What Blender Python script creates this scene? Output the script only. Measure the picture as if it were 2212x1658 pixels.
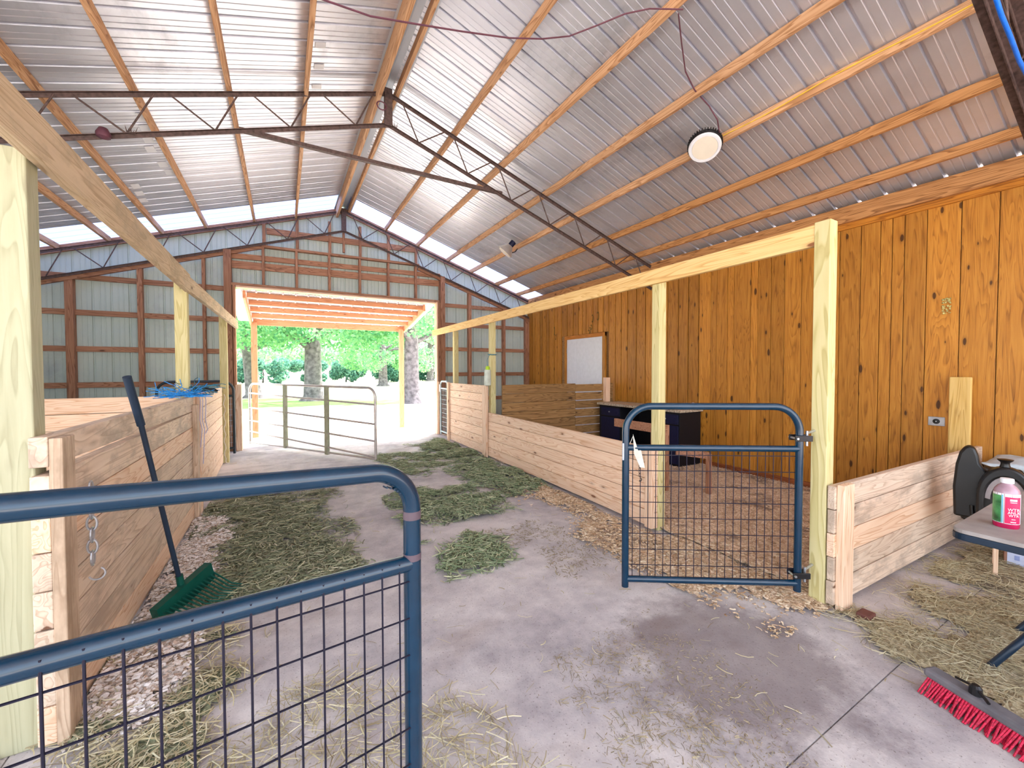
import bpy, math, random
import numpy as np
from mathutils import Vector, Matrix, noise

for o in list(bpy.data.objects):
    bpy.data.objects.remove(o, do_unlink=True)
S = bpy.context.scene
COL = S.collection
R = math.radians
random.seed(7)

# ------------------------------------------------------------------ camera
def cam_axes(yaw, pitch, roll):
    a, b, c = R(yaw), R(pitch), R(roll)
    f = Vector((math.sin(a) * math.cos(b), math.cos(a) * math.cos(b), math.sin(b)))
    r = Vector((math.cos(a), -math.sin(a), 0))
    u = r.cross(f)
    return r * math.cos(c) + u * math.sin(c), -r * math.sin(c) + u * math.cos(c), f
cd = bpy.data.cameras.new('camera')
cam = bpy.data.objects.new('camera', cd)
COL.objects.link(cam)
_r, _u, _f = cam_axes(29.585, -1.402, -0.097)
cam.matrix_world = Matrix(((_r.x, _u.x, -_f.x, 0), (_r.y, _u.y, -_f.y, 0), (_r.z, _u.z, -_f.z, 1.5), (0, 0, 0, 1)))
cd.sensor_fit = 'HORIZONTAL'
cd.sensor_width = 36
cd.lens = 870 / 2212 * 36
cd.shift_y = -8 / 2212
cd.clip_start = 0.02
cd.clip_end = 400
S.camera = cam

# ------------------------------------------------------------------ light
S.view_settings.view_transform = 'Standard'
S.view_settings.look = 'None'
S.view_settings.gamma = 1
S.view_settings.use_curve_mapping = False
S.view_settings.exposure = 2.03
wd = bpy.data.worlds.new('sky')
S.world = wd
wd.use_nodes = True
nt = wd.node_tree
nt.nodes.clear()
sky = nt.nodes.new('ShaderNodeTexSky')
sky.sky_type = 'NISHITA'
sky.sun_disc = False
sky.sun_elevation = R(56)
sky.sun_rotation = R(60)
sky.air_density = 1.0
sky.dust_density = 3.0
sky.ozone_density = 0.6
hs = nt.nodes.new('ShaderNodeHueSaturation')
hs.inputs['Saturation'].default_value = 0.45
bg = nt.nodes.new('ShaderNodeBackground')
bg.inputs[1].default_value = 0.34
wo = nt.nodes.new('ShaderNodeOutputWorld')
nt.links.new(sky.outputs[0], hs.inputs['Color'])
nt.links.new(hs.outputs[0], bg.inputs[0])
nt.links.new(bg.outputs[0], wo.inputs[0])
sl = bpy.data.lights.new('sun', 'SUN')
sl.energy = 4.2
sl.angle = R(2)
sl.color = (1, .96, .9)
sun = bpy.data.objects.new('sun', sl)
COL.objects.link(sun)
sun.rotation_euler = Vector((.55, .12, .83)).to_track_quat('Z', 'Y').to_euler()

# ------------------------------------------------------------------ materials
def lin(c):
    return tuple((x / 12.92 if x <= .04045 else ((x + .055) / 1.055) ** 2.4) for x in c)
def rgb(r, g, b):
    return lin((r / 255, g / 255, b / 255)) + (1,)
class NT:
    def __init__(s, name, rough=.6, metal=0.0, spec=.4):
        s.m = bpy.data.materials.new(name)
        s.m.use_nodes = True
        s.t = s.m.node_tree
        s.b = s.t.nodes['Principled BSDF']
        s.b.inputs['Roughness'].default_value = rough
        s.b.inputs['Metallic'].default_value = metal
        s.b.inputs['Specular IOR Level'].default_value = spec
    def n(s, typ, **k):
        nd = s.t.nodes.new('ShaderNode' + typ)
        ins = k.pop('ins', {})
        for a, v in k.items():
            setattr(nd, a, v)
        for a, v in ins.items():
            if isinstance(v, bpy.types.NodeSocket):
                s.t.links.new(v, nd.inputs[a])
            else:
                nd.inputs[a].default_value = v
        return nd
    def l(s, a, b):
        s.t.links.new(a, b)
    def ramp(s, fac, stops, interp='LINEAR'):
        nd = s.n('ValToRGB', ins={0: fac})
        cr = nd.color_ramp
        cr.interpolation = interp
        while len(cr.elements) < len(stops):
            cr.elements.new(.5)
        for e, (p, c) in zip(cr.elements, stops):
            e.position = p
            e.color = c if len(c) == 4 else tuple(c) + (1,)
        return nd.outputs[0]
    def mix(s, fac, a, b, mode='MIX'):
        nd = s.n('MixRGB', blend_type=mode, ins={0: fac, 1: a, 2: b})
        return nd.outputs[0]
    def bump(s, h, strength=.3, dist=.01):
        nd = s.n('Bump', ins={'Height': h, 'Strength': strength, 'Distance': dist})
        s.l(nd.outputs[0], s.b.inputs['Normal'])
    def base(s, c):
        if isinstance(c, bpy.types.NodeSocket):
            s.l(c, s.b.inputs['Base Color'])
        else:
            s.b.inputs['Base Color'].default_value = c
def plain(name, c, rough=.5, metal=0., spec=.4, var=.12, scale=14):
    t = NT(name, rough, metal, spec)
    co = t.n('TexCoord').outputs['Object']
    ns = t.n('TexNoise', ins={'Vector': co, 'Scale': scale, 'Detail': 4}).outputs[0]
    d = tuple(x * (1 - var * 1.6) for x in c[:3]) + (1,)
    l_ = tuple(min(1, x * (1 + var)) for x in c[:3]) + (1,)
    t.base(t.ramp(ns, [(.3, d), (.7, l_)]))
    return t.m
def wood(name, light, mid, dark, knot=(90, 50, 25), axis='x', vary=.25, gs=1.0, knots=1.0, rough=.65, stain=None, spec=.3, ringmix=.55, kscale=1.0):
    t = NT(name, rough, 0, spec)
    tc = t.n('TexCoord').outputs['Object']
    rnd = t.n('NewGeometry').outputs['Random Per Island']
    ord_ = t.n('ObjectInfo').outputs['Random']
    rs = t.n('Math', operation='ADD', ins={0: rnd, 1: ord_}).outputs[0]
    off = t.n('Math', operation='MULTIPLY', ins={0: rs, 1: 37.0}).outputs[0]
    cmb = t.n('CombineXYZ', ins={0: off, 1: off, 2: off}).outputs[0]
    v = t.n('VectorMath', operation='ADD', ins={0: tc, 1: cmb}).outputs[0]
    rot = {'x': (0, 0, 0), 'y': (0, 0, R(90)), 'z': (0, R(90), 0)}[axis]
    v = t.n('Mapping', ins={0: v, 2: rot}).outputs[0]
    vs = t.n('Mapping', ins={0: v, 3: (1.6 * gs, 22 * gs, 22 * gs)}).outputs[0]
    n1 = t.n('TexNoise', ins={'Vector': vs, 'Scale': 1.6, 'Detail': 6, 'Roughness': .6, 'Distortion': .4}).outputs[0]
    vs2 = t.n('Mapping', ins={0: v, 3: (.5 * gs, 7 * gs, 7 * gs)}).outputs[0]
    n2 = t.n('TexNoise', ins={'Vector': vs2, 'Scale': 1.3, 'Detail': 2, 'Distortion': .6}).outputs[0]
    rg = t.n('Math', operation='MULTIPLY', ins={0: n2, 1: 14.0}).outputs[0]
    rg = t.n('Math', operation='FRACT', ins={0: rg}).outputs[0]
    ring = t.ramp(rg, [(0, (.1,) * 3), (.45, (.75,) * 3), (.9, (1,) * 3), (1, (.1,) * 3)])
    g = t.mix(ringmix, n1, ring)
    col = t.ramp(g, [(.2, rgb(*dark)), (.5, rgb(*mid)), (.85, rgb(*light))])
    br = t.n('Math', operation='FRACT', ins={0: t.n('Math', operation='MULTIPLY', ins={0: rs, 1: 7.31}).outputs[0]}).outputs[0]
    br = t.n('MapRange', ins={0: br, 3: 1 - vary, 4: 1 + vary * .35}).outputs[0]
    hsv = t.n('HueSaturation', ins={'Value': br, 'Color': col}).outputs[0]
    if stain:
        ns = t.n('TexNoise', ins={'Vector': t.n('Mapping', ins={0: v, 3: (1, 2.2, 2.2)}).outputs[0], 'Scale': 2.2, 'Detail': 5, 'Roughness': .65}).outputs[0]
        hsv = t.mix(t.ramp(ns, [(.48, (0, 0, 0)), (.62, (.75, .75, .75))]), hsv, rgb(*stain))
    if knots:
        vk = t.n('Mapping', ins={0: v, 3: (2.3 * kscale, 6.5 * kscale, 6.5 * kscale)}).outputs[0]
        vo = t.n('TexVoronoi', feature='F1', ins={'Vector': vk, 'Scale': 1.0, 'Randomness': 1.0})
        kd = t.n('Math', operation='ADD', ins={0: vo.outputs['Distance'], 1: t.n('Math', operation='MULTIPLY', ins={0: n1, 1: .13}).outputs[0]}).outputs[0]
        kr = t.n('Math', operation='MULTIPLY', ins={0: t.n('SeparateColor', ins={0: vo.outputs['Color']}).outputs[0], 1: .11 * knots}).outputs[0]
        kk = t.n('Math', operation='SUBTRACT', ins={0: kd, 1: kr}).outputs[0]
        kf = t.ramp(kk, [(.07, (.9, .9, .9)), (.10, (.25, .25, .25)), (.2, (0, 0, 0))])
        hsv = t.mix(kf, hsv, rgb(*knot))
    t.base(hsv)
    t.bump(g, .25, .004)
    return t.m
M = {}
FR = dict(light=(246, 216, 188), mid=(238, 200, 168), dark=(214, 164, 126), knot=(120, 70, 45), vary=.12, knots=.7)
M['pine_x'] = wood('fresh_pine', axis='x', **FR)
M['pine_z'] = wood('fresh_pine_upright', axis='z', **FR)
M['pine_y'] = wood('fresh_pine_lengthwise', axis='y', **FR)
TR = dict(light=(218, 206, 156), mid=(206, 194, 138), dark=(186, 170, 112), knot=(110, 95, 60), vary=.08, knots=.6)
M['treat_z'] = wood('treated_pine_upright', axis='z', **TR)
M['treat_old'] = wood('weathered_treated_pine', (190, 188, 158), (176, 173, 142), (152, 148, 118), axis='z', vary=.05, knots=.4, ringmix=.3)
M['dirty_x'] = wood('handled_pine', (234, 212, 190), (222, 196, 172), (190, 160, 136), axis='x', vary=.14, knots=.8, stain=(170, 150, 132))
M['dirty_z'] = wood('handled_pine_upright', (220, 194, 168), (204, 176, 150), (170, 140, 114), axis='z', vary=.1, knots=.7, stain=(160, 136, 112))
M['brown_x'] = wood('old_lumber', (174, 134, 86), (146, 110, 68), (108, 78, 46), knot=(60, 36, 20), axis='x', vary=.2)
FRM = dict(light=(186, 138, 108), mid=(160, 112, 84), dark=(116, 76, 54), knot=(70, 36, 22), vary=.2, knots=.6)
M['frame_x'] = wood('framing_lumber', axis='x', **FRM)
M['frame_z'] = wood('framing_lumber_upright', axis='z', **FRM)
PU = dict(light=(222, 178, 138), mid=(200, 152, 110), dark=(156, 110, 72), knot=(100, 60, 34), vary=.12, knots=.5)
M['purlin'] = wood('purlin_lumber', axis='y', **PU)
M['purlin_old'] = wood('aged_purlin_lumber', (202, 148, 96), (172, 120, 72), (122, 80, 48), axis='y', vary=.12, knots=.6)
HB = dict(light=(246, 212, 150), mid=(236, 196, 130), dark=(212, 160, 98), knot=(130, 70, 40), vary=.05, knots=.6)
M['beam_y'] = wood('beam_pine', axis='y', **HB)
M['beam_dusty'] = wood('dusty_beam_pine', (218, 196, 164), (204, 180, 146), (178, 150, 116), axis='y', vary=.04, knots=.5, stain=(168, 150, 120))
M['canopy'] = wood('canopy_lumber', (222, 164, 126), (210, 148, 110), (186, 122, 86), axis='x', vary=.06, knots=.4)
M['canopy_z'] = wood('canopy_lumber_upright', (222, 164, 126), (210, 148, 110), (186, 122, 86), axis='z', vary=.06, knots=.4)
M['panel'] = wood('stained_panelling', (212, 150, 62), (186, 122, 42), (120, 70, 18), knot=(58, 28, 8), axis='z', vary=.26, knots=1.3, ringmix=.25, kscale=1.5, rough=.45, spec=.35)
M['steel'] = plain('rusted_brown_steel', rgb(94, 76, 72), .6, .3, var=.3, scale=30)
M['gate'] = plain('dark_green_gate_enamel', rgb(3, 44, 68), .22, 0, .6, var=.1)
M['gate_wire'] = plain('dark_gate_wire', rgb(34, 32, 50), .4, .4, var=.1)
M['gate_black'] = plain('black_gate_enamel', rgb(30, 40, 46), .3, 0, .6)
M['galv'] = plain('brushed_gate_tube', rgb(196, 190, 186), .35, .6, var=.08)
M['gate_olive'] = plain('weathered_olive_strap', rgb(172, 178, 154), .5, .3)
M['gate_grey'] = plain('pale_blue_grey_tube', rgb(176, 192, 196), .4, .4)
M['zinc'] = plain('zinc_hardware', rgb(190, 192, 198), .35, .8)
M['dark_metal'] = plain('dark_hardware', rgb(48, 46, 48), .4, .6)
M['white'] = plain('white_enamel', rgb(226, 228, 234), .35, 0, .5, var=.03)
M['cream'] = plain('milky_diffuser', rgb(226, 218, 202), .3, 0, .5, var=.02)
M['tag_paper'] = plain('cream_tag_paper', rgb(206, 200, 188), .8)
M['white_plastic'] = plain('white_plastic', rgb(235, 236, 242), .35)
M['blue'] = plain('blue_twine', rgb(40, 150, 235), .5, var=.25, scale=60)
M['teal'] = plain('teal_twine', rgb(70, 130, 150), .6, var=.3, scale=60)
M['lavender'] = plain('lavender_cord', rgb(185, 180, 215), .6)
M['cord_white'] = plain('white_cord', rgb(232, 226, 214), .6)
M['black'] = plain('black_leather', rgb(12, 10, 12), .4, 0, .5, var=.3)
M['wool'] = plain('grey_fleece', rgb(150, 140, 140), .95)
M['navy'] = plain('navy_cabinet_paint', rgb(20, 24, 58), .5, 0, .3, var=.15, scale=40)
M['navy_dark'] = plain('black_cabinet_side', rgb(10, 9, 18), .6)
M['table_edge'] = plain('blue_black_table_edge', rgb(16, 38, 58), .4)
M['tabletop'] = plain('dusty_table_top', rgb(158, 150, 146), .7, var=.12, scale=9)
M['bristle'] = plain('red_bristles', rgb(206, 30, 70), .6, var=.35, scale=120)
M['broom'] = plain('dusty_broom_block', rgb(112, 108, 112), .8, var=.15)
M['rake_grip'] = plain('dark_navy_grip', rgb(26, 44, 64), .6)
M['rake'] = plain('dark_green_plastic', rgb(8, 78, 66), .4)
M['worn'] = plain('worn_primer_patch', rgb(92, 76, 84), .6)
M['hinge_red'] = plain('scuffed_paint_patch', rgb(190, 110, 96), .6)
M['cable_brown'] = plain('brown_cable', rgb(96, 56, 70), .6)
M['cable_yellow'] = plain('yellow_cable', rgb(240, 200, 70), .5)
M['cable_blue'] = plain('blue_cable', rgb(20, 110, 225), .4)
M['red_label'] = plain('red_label', rgb(240, 30, 90), .35, var=.05)
M['green_label'] = plain('green_label', rgb(80, 150, 90), .35, var=.45, scale=22)
M['cyan_label'] = plain('blue_label_stripe', rgb(120, 190, 210), .35)
M['pink_liquid'] = plain('magenta_liquid', rgb(190, 20, 80), .15, 0, .6)
M['clear_pink'] = plain('pinkish_plastic', rgb(176, 142, 156), .2, 0, .6)
M['card'] = plain('brown_card', rgb(176, 130, 110), .8)
M['box_white'] = plain('white_card', rgb(206, 214, 240), .7)
M['brick'] = plain('reddish_brown_block', rgb(110, 66, 56), .8)
M['lichen'] = plain('pale_lichen', rgb(196, 186, 120), .9, var=.5, scale=70)
M['bag'] = plain('milky_trap_bag', rgb(206, 214, 200), .3)
M['bag_cap'] = plain('lime_trap_cap', rgb(176, 214, 40), .4)
M['print_blue'] = plain('faded_blue_print', rgb(150, 165, 215), .7)
M['ink'] = plain('dark_green_marking', rgb(86, 84, 40), .7)
# granite top
t = NT('speckled_counter', .35)
co = t.n('TexCoord').outputs['Object']
vv = t.n('TexNoise', ins={'Vector': co, 'Scale': 38, 'Detail': 5, 'Roughness': .8}).outputs[0]
t.base(t.ramp(vv, [(.36, rgb(70, 56, 46)), (.46, rgb(176, 158, 132)), (.62, rgb(214, 204, 184))]))
M['granite'] = t.m
# roof metal, seen from below
def metal_sheet(name, c1, c2, rough=.42, metal=.25, stain=None):
    t = NT(name, rough, metal, .4)
    co = t.n('TexCoord').outputs['Object']
    n1 = t.n('TexNoise', ins={'Vector': co, 'Scale': .9, 'Detail': 6, 'Roughness': .62}).outputs[0]
    c = t.ramp(n1, [(.32, rgb(*c1)), (.66, rgb(*c2))])
    if stain:
        n2 = t.n('TexNoise', ins={'Vector': t.n('Mapping', ins={0: co, 1: (3, 1, 0), 3: (1, .5, 1)}).outputs[0], 'Scale': 1.3, 'Detail': 8, 'Roughness': .7}).outputs[0]
        c = t.mix(t.ramp(n2, [(.56, (0, 0, 0)), (.72, (.7,) * 3)]), c, rgb(*stain))
    t.base(c)
    return t.m
M['roof'] = metal_sheet('galvanised_roof_sheet', (196, 198, 208), (220, 221, 230), .35, .62, stain=(150, 152, 162))
M['siding'] = metal_sheet('painted_wall_sheet', (176, 190, 184), (192, 204, 196), .5, 0.0, stain=(160, 166, 170))
M['flash'] = metal_sheet('ridge_flashing', (200, 212, 226), (216, 224, 234))
M['roof_white'] = metal_sheet('white_canopy_sheet', (236, 232, 236), (245, 240, 244), .5, 0)
# translucent skylight sheet
t = NT('translucent_skylight', .4, 0, .3)
t.base(rgb(236, 242, 252))
tr = t.n('BsdfTranslucent', ins={0: rgb(176, 190, 222)})
mx = t.n('MixShader', ins={0: .75})
t.l(t.b.outputs[0], mx.inputs[1])
t.l(tr.outputs[0], mx.inputs[2])
t.l(mx.outputs[0], t.t.nodes['Material Output'].inputs[0])
M['skylight'] = t.m
# concrete floor
t = NT('stained_concrete', .75, 0, .3)
co = t.n('TexCoord').outputs['Object']
a = t.n('TexNoise', ins={'Vector': co, 'Scale': .9, 'Detail': 8, 'Roughness': .62}).outputs[0]
b = t.n('TexNoise', ins={'Vector': co, 'Scale': 4.5, 'Detail': 9, 'Roughness': .7}).outputs[0]
c = t.ramp(t.mix(.4, a, b), [(.33, rgb(142, 136, 140)), (.45, rgb(182, 175, 176)), (.58, rgb(214, 207, 204))])
d = t.n('TexNoise', ins={'Vector': t.n('Mapping', ins={0: co, 1: (7, 2, 0), 2: (0, 0, R(35)), 3: (1, 2.2, 1)}).outputs[0], 'Scale': 1.1, 'Detail': 7, 'Roughness': .6}).outputs[0]
c = t.mix(t.ramp(d, [(.56, (0, 0, 0)), (.7, (.5,) * 3)]), c, rgb(138, 118, 108))
# damp dirty patch in front, lower right of the aisle
sx = t.n('VectorMath', operation='DISTANCE', ins={0: t.n('Mapping', ins={0: co, 3: (1, 1.0, 1)}).outputs[0], 1: (2.05, 1.25, 0)}).outputs['Value']
sx = t.n('Math', operation='ADD', ins={0: sx, 1: t.n('Math', operation='MULTIPLY', ins={0: b, 1: .7}).outputs[0]}).outputs[0]
c = t.mix(t.ramp(sx, [(.75, (.6,) * 3), (1.5, (0, 0, 0))]), c, rgb(112, 98, 98))
f = t.n('TexNoise', ins={'Vector': co, 'Scale': 95, 'Detail': 3}).outputs[0]
c = t.mix(t.ramp(f, [(.62, (0, 0, 0)), (.7, (.6,) * 3)]), c, rgb(92, 80, 66))
t.base(c)
t.bump(t.mix(.5, b, f), .35, .006)
M['concrete'] = t.m
# outdoor ground: pale sand near, mown grass further out
t = NT('sandy_yard', .9, 0, .1)
co = t.n('TexCoord').outputs['Object']
sy = t.n('SeparateXYZ', ins={0: co}).outputs[1]
gn = t.n('TexNoise', ins={'Vector': co, 'Scale': .45, 'Detail': 6}).outputs[0]
fy = t.n('Math', operation='ADD', ins={0: sy, 1: t.n('Math', operation='MULTIPLY', ins={0: gn, 1: 7.0}).outputs[0]}).outputs[0]
sand = t.ramp(gn, [(.3, rgb(196, 184, 172)), (.7, rgb(222, 214, 204))])
grass = t.ramp(t.n('TexNoise', ins={'Vector': co, 'Scale': 2.5, 'Detail': 6}).outputs[0], [(.3, rgb(116, 160, 84)), (.7, rgb(150, 186, 110))])
pale = t.ramp(gn, [(.3, rgb(196, 200, 160)), (.7, rgb(226, 222, 196))])  # far lawn: the glare of full sun is put into this pale colour
k1 = t.ramp(t.n('MapRange', ins={0: fy, 1: 0.0, 2: 100.0}).outputs[0], [(.228, (0, 0, 0)), (.235, (1, 1, 1)), (.29, (1, 1, 1)), (.31, (0, 0, 0))])
k2 = t.ramp(t.n('MapRange', ins={0: fy, 1: 0.0, 2: 100.0}).outputs[0], [(.27, (0, 0, 0)), (.3, (1, 1, 1))])
t.base(t.mix(k1, t.mix(k2, sand, pale), grass))
M['yard'] = t.m
# hay, straw, shavings
def blades(name, cols, rough=.7):
    t = NT(name, rough, 0, .2)
    r = t.n('NewGeometry').outputs['Random Per Island']
    n = len(cols)
    t.base(t.ramp(r, [(i / (n - 1), rgb(*c)) for i, c in enumerate(cols)]))
    return t.m
M['hay'] = blades('green_hay_stems', [(104, 112, 88), (146, 152, 120), (120, 128, 102), (182, 182, 148), (106, 102, 84), (206, 204, 172)])
M['hay_bright'] = blades('fresh_green_hay_stems', [(104, 124, 92), (156, 172, 130), (124, 144, 110), (192, 198, 158), (98, 108, 80), (216, 216, 180)])
M['straw'] = blades('dry_straw_stems', [(204, 194, 156), (180, 166, 128), (222, 214, 182), (146, 130, 100), (194, 188, 158)])
M['chaff'] = blades('brown_chaff', [(160, 144, 114), (134, 120, 94), (186, 172, 140), (112, 100, 80)])
M['shave'] = blades('wood_shavings', [(228, 204, 170), (204, 172, 136), (240, 224, 196), (164, 128, 94), (214, 186, 150)])
M['shave_pale'] = blades('white_wood_shavings', [(240, 234, 230), (222, 208, 196), (250, 246, 244), (196, 170, 148)])
def litter(name, c1, c2, c3, dark=None):
    t = NT(name, .95, 0, .1)
    co = t.n('TexCoord').outputs['Object']
    v = t.n('TexVoronoi', ins={'Vector': co, 'Scale': 75.0, 'Randomness': 1.0})
    s_ = t.n('SeparateColor', ins={0: v.outputs['Color']}).outputs[0]
    c = t.ramp(s_, [(.1, rgb(*c1)), (.5, rgb(*c2)), (.9, rgb(*c3))])
    if dark:
        n2 = t.n('TexNoise', ins={'Vector': co, 'Scale': 2.1, 'Detail': 5, 'Roughness': .6}).outputs[0]
        c = t.mix(t.ramp(n2, [(.54, (0, 0, 0)), (.64, (.8,) * 3)]), c, rgb(*dark))
    t.base(c)
    t.bump(v.outputs['Distance'], .5, .012)
    return t.m
M['hay_bed'] = litter('packed_hay', (100, 104, 84), (130, 134, 106), (158, 160, 128))
M['straw_bed'] = litter('packed_straw', (146, 132, 106), (178, 164, 134), (204, 192, 160), dark=(110, 98, 88))
M['bedding'] = litter('stall_bedding', (196, 164, 134), (222, 194, 164), (242, 222, 196), dark=(136, 116, 104))
M['shave_bed'] = litter('packed_shavings', (176, 150, 126), (216, 200, 186), (238, 230, 224))
# foliage
def leafmat(name, c1, c2):
    t = NT(name, .6, 0, .2)
    r = t.n('NewGeometry').outputs['Random Per Island']
    c = t.ramp(r, [(0, rgb(*c1)), (1, rgb(*c2))])
    t.base(c)
    tr = t.n('BsdfTranslucent', ins={0: c})
    mx = t.n('MixShader', ins={0: .45})
    t.l(t.b.outputs[0], mx.inputs[1])
    t.l(tr.outputs[0], mx.inputs[2])
    t.l(mx.outputs[0], t.t.nodes['Material Output'].inputs[0])
    return t.m
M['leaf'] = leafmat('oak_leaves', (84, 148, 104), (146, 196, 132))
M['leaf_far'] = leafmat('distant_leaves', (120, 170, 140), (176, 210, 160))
M['leaf_shrub'] = leafmat('shrub_leaves', (70, 124, 112), (124, 172, 146))
M['bark'] = plain('grey_bark', rgb(112, 104, 108), .9, var=.35, scale=6)

# ------------------------------------------------------------------ mesh helpers
def link(o, parent=None):
    COL.objects.link(o)
    if parent is not None:
        o.parent = parent
    return o
class MB:
    def __init__(s):
        s.v = []
        s.f = []
    def add(s, vs, fs):
        n = len(s.v)
        s.v += [tuple(v) for v in vs]
        s.f += [tuple(i + n for i in f) for f in fs]
        return s
    def box(s, x0, x1, y0, y1, z0, z1):
        return s.add([(x0, y0, z0), (x1, y0, z0), (x1, y1, z0), (x0, y1, z0), (x0, y0, z1), (x1, y0, z1), (x1, y1, z1), (x0, y1, z1)],
                     [(0, 3, 2, 1), (4, 5, 6, 7), (0, 1, 5, 4), (1, 2, 6, 5), (2, 3, 7, 6), (3, 0, 4, 7)])
    def bar(s, p, q, w, h, up=(0, 0, 1)):
        p, q, up = Vector(p), Vector(q), Vector(up)
        d = (q - p).normalized()
        a = d.cross(up).normalized() * w / 2
        b = a.cross(d).normalized() * h / 2
        vs = [p - a - b, p + a - b, p + a + b, p - a + b, q - a - b, q + a - b, q + a + b, q - a + b]
        return s.add(vs, [(0, 1, 2, 3), (7, 6, 5, 4), (0, 4, 5, 1), (1, 5, 6, 2), (2, 6, 7, 3), (3, 7, 4, 0)])
    def tube(s, pts, r, n=10, cap=True, closed=False):
        pts = [Vector(p) for p in pts]
        rs = r if isinstance(r, (list, tuple)) else [r] * len(pts)
        m = len(pts)
        rings = []
        ref = None
        for i, p in enumerate(pts):
            if closed:
                d = (pts[(i + 1) % m] - pts[i - 1]).normalized()
            else:
                d = (pts[min(i + 1, m - 1)] - pts[max(i - 1, 0)]).normalized()
            if ref is None:
                ref = Vector((0, 0, 1)) if abs(d.z) < .9 else Vector((1, 0, 0))
            a = (ref - d * ref.dot(d)).normalized()
            ref = a
            b = d.cross(a)
            rings.append([p + (a * math.cos(2 * math.pi * k / n) + b * math.sin(2 * math.pi * k / n)) * rs[i] for k in range(n)])
        vs = [v for rg in rings for v in rg]
        fs = []
        for i in range(m if closed else m - 1):
            j = (i + 1) % m
            for k in range(n):
                fs.append((i * n + k, i * n + (k + 1) % n, j * n + (k + 1) % n, j * n + k))
        if cap and not closed:
            fs.append(tuple(range(n))[::-1])
            fs.append(tuple((m - 1) * n + k for k in range(n)))
        return s.add(vs, fs)
    def lathe(s, prof, n=24, c=(0, 0, 0)):
        vs = []
        for r, z in prof:
            vs += [(c[0] + r * math.cos(2 * math.pi * k / n), c[1] + r * math.sin(2 * math.pi * k / n), c[2] + z) for k in range(n)]
        fs = []
        for i in range(len(prof) - 1):
            for k in range(n):
                fs.append((i * n + k, i * n + (k + 1) % n, (i + 1) * n + (k + 1) % n, (i + 1) * n + k))
        fs.append(tuple(range(n))[::-1])
        fs.append(tuple((len(prof) - 1) * n + k for k in range(n)))
        return s.add(vs, fs)
    def xf(s, m):
        s.v = [tuple(m @ Vector(v)) for v in s.v]
        return s
    def build(s, name, mat, parent=None, world=False, bevel=0, smooth=False, pivot=None):
        """world=True: the vertices are world coordinates and are taken into the parent's frame."""
        vs = s.v
        if world and parent is not None:
            im = PM[parent.name].inverted()
            vs = [tuple(im @ Vector(v)) for v in vs]
        me = bpy.data.meshes.new(name)
        off = Vector((0, 0, 0))
        if pivot is not None:
            off = Vector(pivot)
            vs = [tuple(Vector(v) - off) for v in vs]
        me.from_pydata(vs, [], s.f)
        me.update()
        me.materials.append(M[mat] if isinstance(mat, str) else mat)
        if smooth:
            me.polygons.foreach_set('use_smooth', [True] * len(me.polygons))
        o = bpy.data.objects.new(name, me)
        o.location = off
        link(o, parent)
        PM[o.name] = (PM[parent.name] if parent is not None else Matrix()) @ Matrix.Translation(off)
        if bevel:
            b = o.modifiers.new('bevel', 'BEVEL')
            b.width = bevel
            b.segments = 2
            b.limit_method = 'ANGLE'
        if smooth:
            me.set_sharp_from_angle(angle=R(50))
        return o
PM = {}
def ordn(i):
    return ['first', 'second', 'third', 'fourth', 'fifth', 'sixth', 'seventh', 'eighth', 'ninth', 'tenth'][i]
def thing(name, label, cat, loc=(0, 0, 0), rotz=0, group=None, kind=None):
    o = bpy.data.objects.new(name, None)
    o.empty_display_size = .1
    o.location = loc
    o.rotation_euler = (0, 0, rotz)
    link(o)
    PM[o.name] = Matrix.Translation(Vector(loc)) @ Matrix.Rotation(rotz, 4, 'Z')
    tag(o, label, cat, group, kind)
    return o
def tag(o, label, cat, group=None, kind=None):
    o['label'] = label
    o['category'] = cat
    if group:
        o['group'] = group
    if kind:
        o['kind'] = kind
    return o
def struct(o, label=None, cat=None):
    o['kind'] = 'structure'
    if label:
        o['label'] = label
        o['category'] = cat or 'structure'
    return o
def mid(vs):
    return tuple(sum(v[i] for v in vs) / len(vs) for i in range(3))
def single(mb, name, mat, label, cat, group=None, bevel=0, smooth=False, kind=None, pivot=None):
    """one mesh that is a thing of its own, its origin at its base"""
    if pivot is None:
        c = mid(mb.v)
        pivot = (c[0], c[1], min(v[2] for v in mb.v))
    return tag(mb.build(name, mat, pivot=pivot, bevel=bevel, smooth=smooth), label, cat, group, kind)
def arc(c, r, a0, a1, n, ax, ay):
    c, ax, ay = Vector(c), Vector(ax), Vector(ay)
    return [c + ax * (r * math.cos(R(a0 + (a1 - a0) * i / n))) + ay * (r * math.sin(R(a0 + (a1 - a0) * i / n))) for i in range(n + 1)]
def lerp(a, b, t):
    return a + (b - a) * t

# ------------------------------------------------------------------ building data
XR_, ZR = 1.142, 4.95           # ridge
SL = .333                       # roof slope
XL, XR = -3.47, 5.76            # side walls
YF, YB = 9.27, -3.6             # far gable, near open end
def zroof(x):
    return ZR - SL * abs(x - XR_)
DL, DR, DZ = -.76, 3.14, 3.09   # far doorway

# ------------------------------------------------------------------ ground and floor
g = MB().add([(-90, -60, -.06), (120, -60, -.06), (120, 160, -.06), (-90, 160, -.06)], [(0, 1, 2, 3)]).build('ground', 'yard')
struct(g, 'pale sandy yard and lawn around the barn', 'ground')
fl = MB()
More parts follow.
